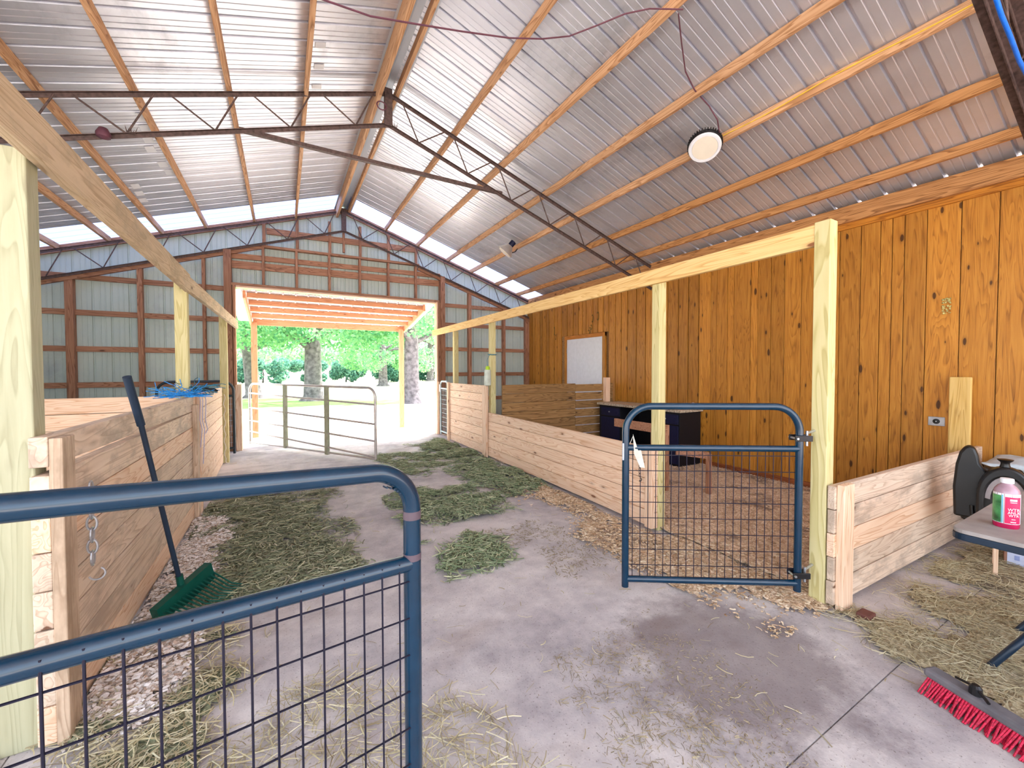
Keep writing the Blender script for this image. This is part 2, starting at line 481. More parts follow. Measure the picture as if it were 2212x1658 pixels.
# slab panels with open control joints
xs = [XL - .1, -.95, XR + .1]
jy = [YB - .3, .78, 4.6, YF + .15]
for i in range(2):
    for j in range(3):
        fl.box(xs[i] + .003, xs[i + 1] - .003, jy[j] + .003, jy[j + 1] - .003, -.12, 0)
fl.box(XL - .1, XR + .1, YB - .3, YF + .15, -.15, -.008)
struct(fl.build('floor', 'concrete'), 'stained concrete barn floor', 'floor')

# ------------------------------------------------------------------ roof sheets
def rib_profile(y0, y1, pitch=.229, h=.026):
    """(y, height) of a ribbed sheet: one tall rib a pitch, two low ones between"""
    out = []
    k = math.floor(y0 / pitch)
    while k * pitch < y1:
        b = k * pitch
        for dy, z in ((0, 0), (.007, h), (.026, h), (.033, 0), (.096, 0), (.101, .0035), (.109, .0035), (.114, 0), (.16, 0), (.165, .0035), (.173, .0035), (.178, 0)):
            if y0 <= b + dy <= y1:
                out.append((b + dy, z))
        k += 1
    return [(y0, 0)] + out + [(y1, 0)]
def roof_sheet(sign, y0, y1, name, mat, label):
    prof = rib_profile(y0, y1)
    xe = XL - .35 if sign < 0 else XR + .45
    x0 = XR_ + sign * .06
    vs, fs = [], []
    for y, h in prof:
        for x in (x0, (x0 + xe) / 2, xe):
            vs.append((x, y, zroof(x) + h))
    for i in range(len(prof) - 1):
        for j in (0, 1):
            a = i * 3 + j
            fs.append((a, a + 1, a + 4, a + 3))
    o = MB().add(vs, fs).build(name, mat)
    sm = o.modifiers.new('thickness', 'SOLIDIFY')
    sm.thickness = .0012
    return struct(o, label, 'roof')
roof_sheet(1, YB, 8.56, 'ceiling', 'roof', 'ribbed galvanised roof sheets on the right slope')
roof_sheet(-1, YB, 8.5, 'ceiling', 'roof', 'ribbed galvanised roof sheets on the left slope')
roof_sheet(1, 8.56, 9.42, 'ceiling', 'skylight', 'glowing translucent roof strip right of the ridge by the far gable')
roof_sheet(-1, 8.5, 9.42, 'ceiling', 'skylight', 'glowing translucent roof strip left of the ridge by the far gable')
# small opaque white patches just under the left slope (seen as bright dashes)
def patch(x, y, w, l, label):
    z = zroof(x) - .006
    mb = MB().box(-w / 2, w / 2, -l / 2, l / 2, -.002, .002)
    m = Matrix.Translation((x, y, z)) @ Matrix.Rotation(math.atan(SL) * (-1 if x < XR_ else 1), 4, 'Y')
    mb.xf(m)
    single(mb, 'roof_patch', 'white', label, 'patch', 'pale patches under the left roof slope')
for i, (x, y) in enumerate(((.36, 4.42), (.37, 4.74), (.37, 5.08), (-1.24, 5.62), (-1.27, 5.85), (-1.3, 6.08), (-1.33, 6.31), (-1.3, 6.72), (-1.28, 6.95), (-1.7, 7.3), (-1.72, 7.55), (-1.74, 7.8))):
    patch(x, y, .1 if x > 0 else .09, .075 if x > 0 else .15,
          ('small pale patch beside the deep purlin near the ridge, %s of three' % ('nearest', 'middle', 'farthest')[i]) if x > 0 else
          ('pale dash under the left roof slope, %s of nine from the camera' % ordn(i - 3)))
fc = MB()
for sgn in (-1, 1):
    p, q = (XR_, 4.962), (XR_ + sgn * .17, zroof(XR_ + .17) - .004)
    fc.add([(p[0], YB, p[1]), (p[0], 9.42, p[1]), (q[0], 9.42, q[1]), (q[0], YB, q[1])], [(0, 1, 2, 3)])
o = struct(fc.build('ceiling', 'flash'), 'pale ridge flashing between the two ridge purlins', 'roof')
o.modifiers.new('thickness', 'SOLIDIFY').thickness = .002

# purlins, each a board of its own
def purlin(x, h, name, label, w=.04, mat='purlin', y0=YB, y1=9.2, drop=.004):
    zt = zroof(x) - drop - SL * w / 2
    mb = MB().box(-w / 2, w / 2, y0, y1, -h, 0)
    o = mb.build(name, mat, bevel=.003)
    o.location = (x, 0, zt)
    return tag(o, label, 'purlin', 'roof purlins')
for i, x in enumerate((2.0, 2.71, 3.44, 4.04, 4.75, 5.37)):
    purlin(x, .09, 'roof_purlin', 'orange-brown wooden purlin on the right roof slope, %s out from the ridge pair' % ordn(i), mat='purlin' if i < 4 else 'purlin_old')
for i, x in enumerate((.26, -.44, -1.18, -1.8, -2.49, -3.1)):
    purlin(x, .13 if i == 0 else .09, 'roof_purlin', 'orange-brown wooden purlin on the left roof slope, %s out from the ridge beam%s' % (ordn(i), ', deeper' if i == 0 else ''), mat='purlin')
purlin(1.245, .09, 'roof_purlin', 'slim wooden purlin just right of the ridge flashing')
purlin(1.02, .2, 'ridge_beam', 'deep wooden ridge beam just left of the ridge flashing', w=.045)

# ------------------------------------------------------------------ steel trusses
def truss(y, label, group, ztop=4.862, zbot=4.47, tie=True, w=.045, x0=-3.4, x1=5.7):
    t = thing('steel_truss', label, 'truss', (XR_, y, 0), 0, group)
    def zt(x): return ztop - SL * abs(x - XR_)
    def zb(x): return zbot - SL * abs(x - XR_)
    for xe in (x0, x1):
        for nm, fz in (('top_chord', zt), ('bottom_chord', zb)):
            mb = MB()
            dz = -.02 if nm == 'top_chord' else .0
            mb.bar((XR_, y, fz(XR_) + dz), (xe, y, fz(xe) + dz), w, .006)
            mb.bar((XR_, y, fz(XR_) + dz - .02), (xe, y, fz(xe) + dz - .02), .006, .04)
            mb.build(nm, 'steel', t, world=True)
    MB().box(XR_ - .045, XR_ + .045, y - .03, y + .03, zbot - .03, ztop + .02).build('king_post', 'steel', t, world=True, bevel=.004)
    # zig-zag web bars
    for s, xe in ((-1, x0), (1, x1)):
        k = 0
        xb = XR_ + s * .37
        while (xb - xe) * s < 0 and k < 9:
            for xt in (xb - s * .2, xb + s * .36):
                if (xt - xe) * s < 0:
                    MB().tube([(xb, y, zb(xb)), (xt, y, zt(xt) - .03)], .0085, 8).build('web_bar', 'steel', t, world=True, smooth=True)
            xb += s * .665
            k += 1
    if tie:
        MB().bar((-.36, y + .02, zb(-.36) + .01), (2.70, y + .02, zb(2.70) + .03), .045, .04).build('tie_bar', 'steel', t, world=True)
    return t
truss(5.02, 'brown steel web truss with a tie bar, crossing above the middle of the aisle', 'brown steel roof trusses')
truss(.72, 'brown steel web truss at the top right corner, nearest the camera', 'brown steel roof trusses', tie=False, w=.1)
truss(9.12, 'brown steel web truss against the far gable wall', 'brown steel roof trusses', tie=False, zbot=4.43)
single(MB().lathe([(.0, -.05), (.05, -.03), (.055, 0), (.03, .05), (0, .06)], 10, (-1.37, 4.98, 3.62)), 'wasp_nest', 'cable_brown', 'small brown nest hanging under the left end of the middle truss', 'nest', smooth=True)
rl = MB()
for i in range(14):
    a = i * .9
    rl.tube(arc((1.05, 4.95, 4.62), .05 + .004 * (i % 3), a * 57, a * 57 + 200, 8, (1, 0, 0), (0, .2, 1)), .004, 5)
single(rl, 'wire_coil', 'cable_brown', 'small coil of brown wire hooked on the king post of the middle truss', 'wire')
for x, s in ((1.2, 1), (-1.2, 1)):
    pg = MB()
    for i in range(5):
        pg.add([(x - .02 + i * .012, 5.0, zroof(x) - .49), (x - .008 + i * .012, 5.0, zroof(x) - .49), (x - .014 + i * .012 + (i - 2) * .012, 5.02, zroof(x) - .40 - (i % 2) * .03), (x - .014 + i * .012, 5.012, zroof(x) - .49)], [(0, 1, 2), (1, 3, 2), (3, 0, 2)])
    single(pg, 'bird_spikes', 'steel', 'torn metal spikes on the middle truss, %s' % ('at its peak' if x > 0 else 'low on its left side'), 'spikes')

# ------------------------------------------------------------------ far gable wall
def sheet_wall(segs, y, name, mat, label, out=1):
    """ribbed vertical sheet; segs: (x0, x1, zbot, ztopfunc)"""
    mb = MB()
    for x0, x1, zb, zf in segs:
        pr = rib_profile(x0, x1, h=.017)
        n = len(mb.v)
        vs, fs = [], []
        for x, h in pr:
            vs += [(x, y + h * out, zb), (x, y + h * out, zf(x))]
        for i in range(len(pr) - 1):
            fs.append((2 * i, 2 * i + 2, 2 * i + 3, 2 * i + 1))
        mb.add(vs, fs)
    o = mb.build(name, mat)
    o.modifiers.new('thickness', 'SOLIDIFY').thickness = .0015
    return struct(o, label, 'wall')
zf = lambda x: zroof(x) - .005
sheet_wall([(XL, DL - .02, -.05, zf), (DL - .02, XR_, DZ, zf), (XR_, DR + .02, DZ, zf), (DR + .02, XR + .3, -.05, zf)], YF, 'wall_far', 'siding', 'grey-green ribbed metal gable wall around the big doorway')
def yz_sheet(x, y0, y1, z0, z1, name, mat, label):
    pr = rib_profile(y0, y1, h=.017)
    vs, fs = [], []
    for y, h in pr:
        vs += [(x - h, y, z0), (x - h, y, z1)]
    for i in range(len(pr) - 1):
        fs.append((2 * i, 2 * i + 2, 2 * i + 3, 2 * i + 1))
    o = MB().add(vs, fs).build(name, mat)
    o.modifiers.new('thickness', 'SOLIDIFY').thickness = .0015
    return struct(o, label, 'wall')
yz_sheet(XL - .02, 3.2, YF, -.05, zroof(XL) - .01, 'wall_left', 'siding', 'ribbed metal side wall behind the left stalls')

def stud(x, z0, z1, w, label, d=.09, mat='frame_z', y=None, name='wall_stud', cat='stud', group='upright framing of the far gable'):
    y = YF - .005 if y is None else y
    mb = MB().box(-w / 2, w / 2, -d, 0, 0, z1 - z0)
    o = mb.build(name, mat, bevel=.003)
    o.location = (x, y, z0)
    return tag(o, label, cat, group)
def girt(x0, x1, z, h, label, d=.04, y=None, mat='frame_x', tilt=0):
    y = YF - .005 if y is None else y
    mb = MB().bar((0, -d / 2, 0), (x1 - x0, -d / 2, tilt), d, h)
    o = mb.build('wall_girt', mat, bevel=.003)
    o.location = (x0, y, z)
    return tag(o, label, 'girt', 'horizontal framing boards of the far gable')
cbz = lambda x: 4.43 - SL * abs(x - XR_)
for i, (z, x0) in enumerate(((3.04, XL), (2.46, XL), (1.865, XL), (1.27, XL), (.66, XL))):
    girt(x0, DL - .02, z, .09, 'reddish wooden girt on the far wall left of the doorway, %s from the top' % ordn(i))
for i, (z, x1) in enumerate(((3.07, 5.2), (2.61, XR), (2.02, XR), (1.41, XR), (.8, XR))):
    girt(DR + .05, x1, z, .09, 'reddish wooden girt on the far wall right of the doorway, %s from the top' % ordn(i))
girt(-.84, 3.28, 3.67, .10, 'wooden girt across the gable above the doorway, upper of the close pair', tilt=.08)
girt(-.84, 3.28, 3.51, .14, 'wide wooden girt across the gable above the doorway, lower of the close pair', tilt=.06, d=.035)
girt(-.25, 2.75, 4.22, .12, 'wooden girt crossing the top of the gable under the peak', tilt=.06)
for x, w, nm in ((-2.98, .1, 'thick reddish post of the far wall near its left corner'), (-2.12, .07, 'reddish stud of the far wall, middle of the part left of the doorway'), (-1.24, .05, 'slim stud of the far wall, next left of the doorway post')):
    stud(x, 0, cbz(x) - .03, w, nm, d=.11 if w > .08 else .1)
for x, w, nm in ((4.02, .08, 'stud of the far wall, first right of the doorway posts'), (4.98, .07, 'stud of the far wall, second right of the doorway posts'), (5.68, .12, 'thick post of the far wall in its right corner')):
    stud(x, 0, cbz(x) - .02, w, nm, d=.1)
stud(-.875, 0, 3.75, .12, 'tall brown doorway post, left side of the far door', d=.16, name='door_post', cat='post')
stud(-.785, 0, 3.1, .04, 'slim trim board lining the left side of the far doorway', d=.15, mat='frame_z', name='door_post', cat='post')
stud(3.3, 0, 3.72, .11, 'tall brown doorway post, right side of the far door', d=.16, name='door_post', cat='post')
stud(3.21, 0, 3.1, .07, 'reddish doorway post board beside the right jamb', d=.14, name='door_post', cat='post')
stud(3.155, 0, 3.1, .03, 'pale slim jamb board on the right edge of the far doorway', d=.17, mat='pine_z', name='door_post', cat='post')
stud(3.175, 0, 1.24, .035, 'short pale board on the right door jamb', d=.2, mat='pine_z', name='door_post', cat='post')
stud(-.735, 0, 1.24, .09, 'short pale board beside the left door jamb with gate hinges', d=.2, mat='pine_z', name='door_post', cat='post')
hd = MB().box(0, 4.06, -.15, 0, 0, .05)
o = hd.build('door_header', 'frame_x', bevel=.003); o.location = (-.84, YF - .005, 3.1)
tag(o, 'flat wooden header board over the far doorway', 'header')
hd = MB().box(0, 3.86, -.17, .02, 0, .03)
o = hd.build('door_header', 'pine_x', bevel=.002); o.location = (-.75, YF - .005, 3.065)
tag(o, 'pale trim strip under the header of the far doorway', 'header')
for i, x in enumerate((-.31, .26, .86, 1.46, 2.06, 2.68)):
    stud(x, 3.15, 3.89, .045, 'short stud of the framed panel above the far doorway, %s from the left' % ordn(i), d=.1)
    o = stud(x + .02, 3.93, min(zroof(x + .02) - .1, 4.6 if True else 9), .055, 'upper gable stud above the framed panel, %s from the left' % ordn(i), d=.05)
stud(1.15, 4.0, 4.42, .045, 'short stud under the very peak of the gable', d=.05)
mb = MB().bar((-.36, YF - .06, 3.9), (2.76, YF - .06, 3.93), .1, .045)
single(mb, 'panel_rail', 'frame_x', 'wooden top rail of the framed panel above the far doorway', 'rail', bevel=.003)
for s in (-1, 1):
    xe = XL if s < 0 else XR
    mb = MB().bar((XR_, YF - .03, zroof(XR_) - .075), (xe, YF - .03, zroof(xe) - .075), .045, .11)
    single(mb, 'gable_rafter', 'frame_x', 'sloping brown rafter board along the %s edge of the far gable' % ('left' if s < 0 else 'right'), 'rafter', bevel=.003)
    xi = (-.33 if s < 0 else 2.72)
    mb = MB().bar((xi, YF - .1, cbz(xi) - .06), (xe, YF - .1, cbz(xe) - .06), .05, .07)
    single(mb, 'gable_rafter', 'frame_x', 'sloping wooden brace under the far truss chord, %s side' % ('left' if s < 0 else 'right'), 'rafter', bevel=.003)

# ------------------------------------------------------------------ right panelled wall
pw = MB()
random.seed(11)
D1a, D1b, D1z = 6.29, 7.48, 2.2
y = YB
while y < YF - .02:
    w = random.choice((.13, .16, .19, .22)) if y > 4.0 else random.choice((.1, .2, .24, .17))
    y1 = min(y + w, YF - .01)
    dx = random.uniform(0, .006)
    gap = .017 if y > 4.0 else .006
    zt = 3.14
    z0 = .02
    if y1 > D1a - .08 and y < D1b + .08:
        z0 = D1z + .09
    pw.box(XR - .02 - dx, XR, y + gap, y1, z0, zt)
    y = y1
struct(pw.build('wall_right', 'panel', bevel=.0025), 'stained knotty pine board wall on the right', 'wall')
struct(MB().box(XR + .001, XR + .03, YB, YF, -.05, 3.4).build('wall_right', M['brown_x']), 'backing boards behind the knotty pine wall', 'wall')
struct(MB().box(XR - .05, XR, YB, YF - .15, 3.13, 3.2).build('trim_1', wood('stained_trim', (206, 136, 48), (180, 112, 36), (130, 76, 24), axis='y', vary=.05), bevel=.004), 'stained trim board along the top of the right wall', 'trim')
struct(MB().box(XR - .09, XR, YB, YF - .15, 3.2, 3.385).build('trim_2', 'purlin_old', bevel=.004), 'weathered wall plate above the trim of the right wall', 'trim')
struct(MB().box(XR - .045, XR - .02, 1.3, 4.0, .0, .09).build('baseboard_right', wood('stained_base', (168, 96, 52), (140, 76, 40), (100, 52, 26), axis='y', vary=.05), bevel=.004), 'brown base board along the foot of the right wall', 'baseboard')
# white door in the panelled wall
d1 = thing('door_1', 'plain white door in a wooden frame on the right wall', 'door', (XR - .03, D1b, 0), 0, kind='structure')
MB().box(-.02, .02, -(D1b - D1a), -.36, .02, D1z).build('door_panel', 'white', d1, bevel=.004)
MB().box(-.02, .02, -.357, 0, .02, D1z).build('door_panel', 'white', d1, bevel=.004)
for a, b in ((-(D1b - D1a) - .08, -(D1b - D1a)), (0, .08)):
    MB().box(-.03, .02, a, b, .02, D1z + .08).build('door_frame', 'panel', d1, bevel=.003)
MB().box(-.032, .02, -(D1b - D1a) - .08, .08, D1z, D1z + .08).build('door_frame', wood('door_lintel', (206, 136, 60), (186, 116, 48), (140, 84, 30), axis='y', vary=.02), d1, bevel=.003)
MB().tube([(-.03, -.02, 1.9), (-.03, -.02, 2.0)], .008, 8).build('hinge', 'zinc', d1)

# ------------------------------------------------------------------ posts and header beams of the stalls
def post(x0, x1, y0, y1, z1, label, mat='treat_z', name='wooden_post'):
    cx, cy = (x0 + x1) / 2, (y0 + y1) / 2
    o = MB().box(x0 - cx, x1 - cx, y0 - cy, y1 - cy, 0, z1).build(name, mat, bevel=.005)
    o.location = (cx, cy, 0)
    return tag(o, label, 'post', 'upright posts of the stalls')
post(2.965, 3.06, 1.215, 1.305, 2.44, 'yellow-green treated post carrying the hinges of the small gate on the right')
post(3.02, 3.11, 2.565, 2.655, 2.32, 'yellow-green treated post at the near end of the low stall wall on the right')
post(3.105, 3.2, 6.2, 6.29, 2.35, 'treated post behind the joint of low and tall stall walls, with the trap bag')
post(3.2, 3.3, 8.15, 8.24, 2.35, 'slim treated post at the far end of the tall stall wall on the right')
post(-1.0, -.855, 2.3, 2.39, 2.36, 'thick yellow-green treated post at the left edge, nearest the camera', mat='treat_old')
post(-.945, -.84, 5.2, 5.29, 2.4, 'treated post with a dark knot halfway along the left stall wall')
post(-.895, -.79, 8.0, 8.09, 2.4, 'treated post at the far end of the left stall wall')
def beam(x0, y0, z0, y1, x1, zz1, h, w, name, mat, label):
    o = MB().bar((0, 0, 0), (x1 - x0, y1 - y0, zz1 - z0), w, h).build(name, mat, bevel=.004)
    o.location = (x0, y0, z0)
    return tag(o, label, 'beam')
beam(2.99, 1.24, 2.36, 9.27, 3.10, 2.385, .135, .04, 'header_beam', 'beam_y', 'long pale yellow header beam above the right stalls')
beam(-.82, 1.6, 2.405, 5.12, -.82, 2.375, .175, .045, 'header_beam', 'beam_dusty', 'dusty header beam over the left stall, near length')
beam(-.82, 5.125, 2.37, 9.1, -.745, 2.36, .145, .045, 'header_beam', 'beam_dusty', 'pale header beam over the left stalls, far length running into the doorway')
MB().lathe([(0, -.004), (.012, -.004), (.012, .004), (0, .004)], 12)

# ------------------------------------------------------------------ plank walls
def plank_wall(name, label, A, B, n, h, mat='pine_x', th=.04, z0=.03, gap=.005, uprights=(), gaps=None, cat='stall wall', top_dz=0, tilt_first=0, ends=None):
    A, B = Vector((A[0], A[1], 0)), Vector((B[0], B[1], 0))
    d = B - A
    L = d.length
    t = thing(name, label, cat, tuple(A), math.atan2(d.y, d.x))
    for i in range(n):
        zb = z0 + i * h
        m = mat if isinstance(mat, str) else mat[i % len(mat)]
        mb = MB()
        g2 = gap
        if gaps:
            g2 = gaps
        l0, l1 = random.uniform(-.004, .004), L + random.uniform(-.004, .004)
        mb.box(l0, l1, -th / 2 + random.uniform(-.0015, .0015), th / 2 + random.uniform(-.0015, .0015), zb, zb + h - g2)
        if tilt_first and i == n - 1:
            mb.v = [(x, y, z + (tilt_first * (1 - x / L) if z < zb + .01 else 0)) for x, y, z in mb.v]
        mb.build('board', m, t, bevel=.004)
    for (s0, s1, side, za, zz, um) in uprights:
        w0, w1 = (th / 2, th / 2 + .04) if side > 0 else (-th / 2 - .04, -th / 2)
        MB().box(s0, s1, w0, w1, za, zz).build('batten', um, t, bevel=.004)
    return t
# right low wall: near end at the post, far end by the tall wall
w = plank_wall('stall_wall', 'low fresh pine board wall of the right stall, five boards high', (2.995, 2.57), (3.085, 6.24), 5, .1495, uprights=((0, .085, 1, .03, .777, 'pine_z'),))
MB().box(.15, 3.5, -.06, -.021, .64, .76).build('board', 'brown_x', w, bevel=.003)
plank_wall('stall_wall', 'tall fresh pine board wall of the far right stall, eight boards high', (3.085, 6.3), (3.11, 8.2), 8, .1515, uprights=((-.06, .1, 1, .0, 1.243, 'pine_z'), (1.83, 1.92, 1, .0, 1.25, 'pine_z')))
plank_wall('stall_wall', 'shorter pine wall from the hinge post to the panelled wall, light from the camera side', (2.965, 1.187), (5.74, 1.12), 5, .15, mat=('dirty_x', 'dirty_x', 'pine_x', 'dirty_x', 'dirty_x'), uprights=((.02, .155, -1, .0, .785, 'pine_z'),))
# left walls
plank_wall('stall_wall', 'grey-stained eight-board wall of the near left stall, rake leaning on it', (-.835, 2.27), (-.825, 5.15), 8, .154, mat=('pine_x', 'dirty_x', 'dirty_x', 'dirty_x', 'dirty_x', 'pine_x', 'dirty_x', 'dirty_x'), z0=.015, tilt_first=.03,
           uprights=((-.0, .11, -1, .0, 1.235, 'dirty_z'), (2.8, 2.9, -1, .0, 1.16, 'brown_z' if 'brown_z' in M else 'dirty_z')), th=.055)
plank_wall('stall_wall', 'cleaner pine wall of the far left stall', (-.812, 5.2), (-.885, 7.96), 8, .154, z0=.015, uprights=((.02, .1, -1, .0, 1.24, 'pine_z'),))
plank_wall('stall_wall', 'pinkish pine cross wall inside the left stall, facing the camera', (-3.4, 5.42), (-.9, 5.36), 8, .154, z0=.015)
# right cross wall between the two right stalls: two lengths, the right one gapped
w = plank_wall('stall_wall', 'weathered olive-brown cross wall between the right stalls, gaps at its right end', (3.22, 6.02), (4.75, 5.98), 8, .156, mat=('brown_x',), z0=.01)
for i in range(8):
    mb = MB().box(1.535, 2.45, -.02, .02, .01 + i * .156, .01 + i * .156 + .156 - .022)
    mb.build('board', 'brown_x', w, bevel=.004)
MB().box(2.36, 2.45, -.0, .06, .0, 1.25).build('batten', 'brown_x', w, bevel=.003)
single(MB().box(5.42, 5.52, 5.86, 5.95, .0, 1.36), 'wooden_post', 'pine_z', 'short pale post end showing above the weathered cross wall', 'post', bevel=.004)
single(MB().box(5.56, 5.6, 1.145, 1.29, .0, 1.43), 'wooden_board', wood('pale_board', (226, 190, 120), (212, 172, 98), (180, 136, 70), axis='z', vary=.02, knots=.3), 'pale upright board standing behind the far end of the short wall', 'board', bevel=.006)

# ------------------------------------------------------------------ gates
def fillet(pts, rad, n=8):
    out = [Vector(pts[0])]
    for i in range(1, len(pts) - 1):
        p, a, b = Vector(pts[i]), Vector(pts[i - 1]), Vector(pts[i + 1])
        da, db = (a - p).normalized(), (b - p).normalized()
        r = rad[i - 1] if isinstance(rad, (list, tuple)) else rad
        s, e = p + da * r, p + db * r
        for k in range(n + 1):
            t = k / n
            out.append(s * (1 - t) ** 2 + p * 2 * t * (1 - t) + e * t * t if False else (p + da * r * (1 - math.sin(t * math.pi / 2)) + db * r * (1 - math.cos(t * math.pi / 2))))
    out.append(Vector(pts[-1]))
    return out
def mesh_gate(label, A, B, ztop, zmid, zbot, zend, r, rad, droop=0.0, nv=21, dz=.1, mat='gate', wmat='gate_wire', wr=.0022, mid_bar=True, group=None):
    """local x runs A to B; droop lowers the frame in proportion to local x"""
    A, B = Vector((A[0], A[1], 0)), Vector((B[0], B[1], 0))
    d = B - A
    L = d.length
    t = thing('livestock_gate', label, 'gate', tuple(A), math.atan2(d.y, d.x), group)
    f = lambda x, z: (x, 0, z - droop * x)
    MB().tube(fillet([f(0, zend), f(0, ztop), f(L, ztop), f(L, zend)], rad, 12), r, 16).build('frame_tube', mat, t, smooth=True)
    if mid_bar:
        MB().tube([f(.0, zmid), f(L, zmid)], r * .92, 14).build('rail', mat, t, smooth=True)
    MB().tube([f(.0, zbot), f(L, zbot)], r * .92, 14).build('rail', mat, t, smooth=True)
    zt = zmid if mid_bar else ztop
    off = r * .75
    mb = MB()
    for i in range(nv):
        x = L * (i + 1) / (nv + 1)
        mb.tube([(x, off, f(x, zbot - .006)[2]), (x, off, f(x, zt + .012)[2])], wr, 6)
    z = zt - .05
    while z > zbot + .03:
        mb.tube([(-.01, off - .004, f(0, z)[2]), (L + .01, off - .004, f(L, z)[2])], wr, 6)
        z -= dz
    mb.build('wire_mesh', wmat, t)
    return t, L
t, L = mesh_gate('dark blue-green wire mesh gate standing open on the right, a white tag on it', (1.924, 1.897), (2.837, 1.311), 1.268, 1.0, .14, .09, .0225, .16, nv=21, dz=.103, wr=.0026)
for z in (1.07, .2):
    hb = MB().box(L - .045, L + .06, -.035, -.025, z - .018, z + .018).box(L - .045, L + .06, .025, .035, z - .018, z + .018)
    hb.build('hinge', 'dark_metal', t, bevel=.002)
    hb = MB().tube([(L + .045, 0, z - .05), (L + .045, 0, z + .045)], .008, 8)
    hb.tube([(L + .045, 0, z + .03), (L + .12, .045, z + .04)], .008, 8)
    hb.tube([(L - .035, -.045, z), (L - .035, .045, z)], .007, 8)
    hb.build('hinge_pin', 'zinc', t)
tg = thing('hanging_tag', 'white paper tag hanging from the rail of the right mesh gate', 'tag', (1.935, 1.87, 0))
MB().add([(.012, -.012, 1.09), (.042, -.028, .985), (.062, -.034, .985 - .0), (.085, -.046, .87), (.055, -.034, .875), (.02, -.016, .96)], [(0, 1, 2, 3, 4, 5)]).build('tag_card', 'tag_paper', tg).modifiers.new('thickness', 'SOLIDIFY').thickness = .001
MB().tube([(0, .0, 1.03), (.012, -.012, 1.075), (.02, -.02, 1.05)], .0015, 5).build('tag_string', 'cord_white', tg)
single(MB().box(1.894, 1.905, 1.89, 1.898, .92, 1.03), 'sticker_label', 'box_white', 'pale blue sticker wrapped on the left upright of the right mesh gate', 'sticker', bevel=.003)

# foreground gate (its free end droops a little); B is the hinge beyond the left edge
t, L = mesh_gate('large dark blue mesh gate cutting across the lower left foreground', (.336, 1.212), (-.80, .947), 1.198, .914, .14, .09, .0262, .12, droop=-.084, nv=21, dz=.112, wr=.0028)
c = MB().tube([(.0, 0, 1.05), (.0, 0, 1.075)], .0266, 16)
c.build('worn_patch', 'worn', t, smooth=True)
MB().tube([(.0, 0, .925), (.0, 0, .945)], .0268, 16).build('worn_patch', 'worn', t, smooth=True)
mk = MB()
for i in range(9):
    a = 8 + i * 8.5
    cx, cz = .105, 1.085
    p = Vector((cx - .1048 * math.cos(R(a)) + .0215 * math.cos(R(a)), 0, cz + .1 * math.sin(R(a)) - .021 * math.sin(R(a))))
    mk.tube([p + Vector((0, -.012, 0)), p + Vector((0, .012, 0))], .0028, 6)
mk.build('bend_creases', 'gate', t)

# silver tubular gate ajar in the far doorway
A, B = Vector((-.6, 9.68, 0)), Vector((1.26, 6.61, 0))
d = B - A
L = d.length
t = thing('tube_gate', 'brushed silver six-bar tube gate swung across the far doorway', 'gate', tuple(A), math.atan2(d.y, d.x))
zt0, zt1 = 1.245, 1.225
MB().tube(fillet([(0, 0, -.0 + .03), (0, 0, zt0), (L, 0, zt1), (L, 0, .1)], .16, 10), .021, 12).build('frame_tube', 'galv', t, smooth=True)
for za, zb in ((1.055, .94), (.76, .63), (.5, .36), (.28, .11)):
    MB().tube([(0, 0, za), (L, 0, zb + .02)], .017, 10).build('rail', 'galv', t, smooth=True)
MB().tube([(0, 0, .06), (L, 0, .1)], .019, 10).build('rail', 'galv', t, smooth=True)
for x in (1.2, 2.4):
    MB().box(x - .04, x + .04, -.024, .024, .05, zt0).build('strap', 'gate_olive', t, bevel=.003)
MB().tube([(L, .02, .63), (L - .03, .04, .66), (L - .06, .03, .6), (L - .02, .03, .58)], .007, 6).build('latch', 'dark_metal', t)
# small pale gate beside the right door jamb
t, L = mesh_gate('small pale blue-grey mesh gate between the door jamb and the tall stall wall', (3.1, 8.73), (3.1, 8.28), 1.26, 1.1, .13, .06, .02, .1, nv=5, dz=.1, mat='gate_grey', wmat='gate_grey', wr=.004)
MB().box(-.03, .03, -.03, .0, 1.02, 1.19).build('latch_plate', 'white_plastic', t, bevel=.01)
# black gate behind the left stall
t, L = mesh_gate('black mesh gate behind the far end of the left stall wall', (-1.86, 8.85), (-.79, 8.85), 1.315, 1.05, .1, .0, .021, .18, nv=20, dz=.1, mat='gate_black', wmat='gate_grey', wr=.0022)

# ------------------------------------------------------------------ canopy outside the far door
t = thing('lean_to_canopy', 'orange lumber canopy with two posts outside the far doorway', 'canopy', (1.13, 11.2, 0))
yy = [9.42, 9.86, 10.3, 10.75, 11.2]
zc = lambda y: lerp(3.03, 2.71, (y - 9.42) / 1.78)
for y in yy:
    MB().box(-.6, 2.9, y - .02, y + .02, zc(y) - (.14 if y > 11 else .095), zc(y)).build('joist', 'canopy', t, world=True, bevel=.003)
for x in (-.64, 2.92):
    MB().bar((x, 9.32, zc(9.32) - .07), (x, 11.24, zc(11.24) - .07), .04, .15).build('side_beam', 'canopy', t, world=True, bevel=.003)
for x in (-.58, 2.83):
    MB().box(x - .06, x + .06, 11.1, 11.19, -.06, zc(11.1) - .1).build('post', 'canopy_z', t, world=True, bevel=.004)
pr = rib_profile(-.9, 3.15)
vs, fs = [], []
for x, h in pr:
    vs += [(x, 9.3, zc(9.3) + .006 + h), (x, 11.4, zc(11.4) + .006 + h)]
for i in range(len(pr) - 1):
    fs.append((2 * i, 2 * i + 1, 2 * i + 3, 2 * i + 2))
MB().add(vs, fs).build('roof_sheet', 'roof_white', t, world=True)

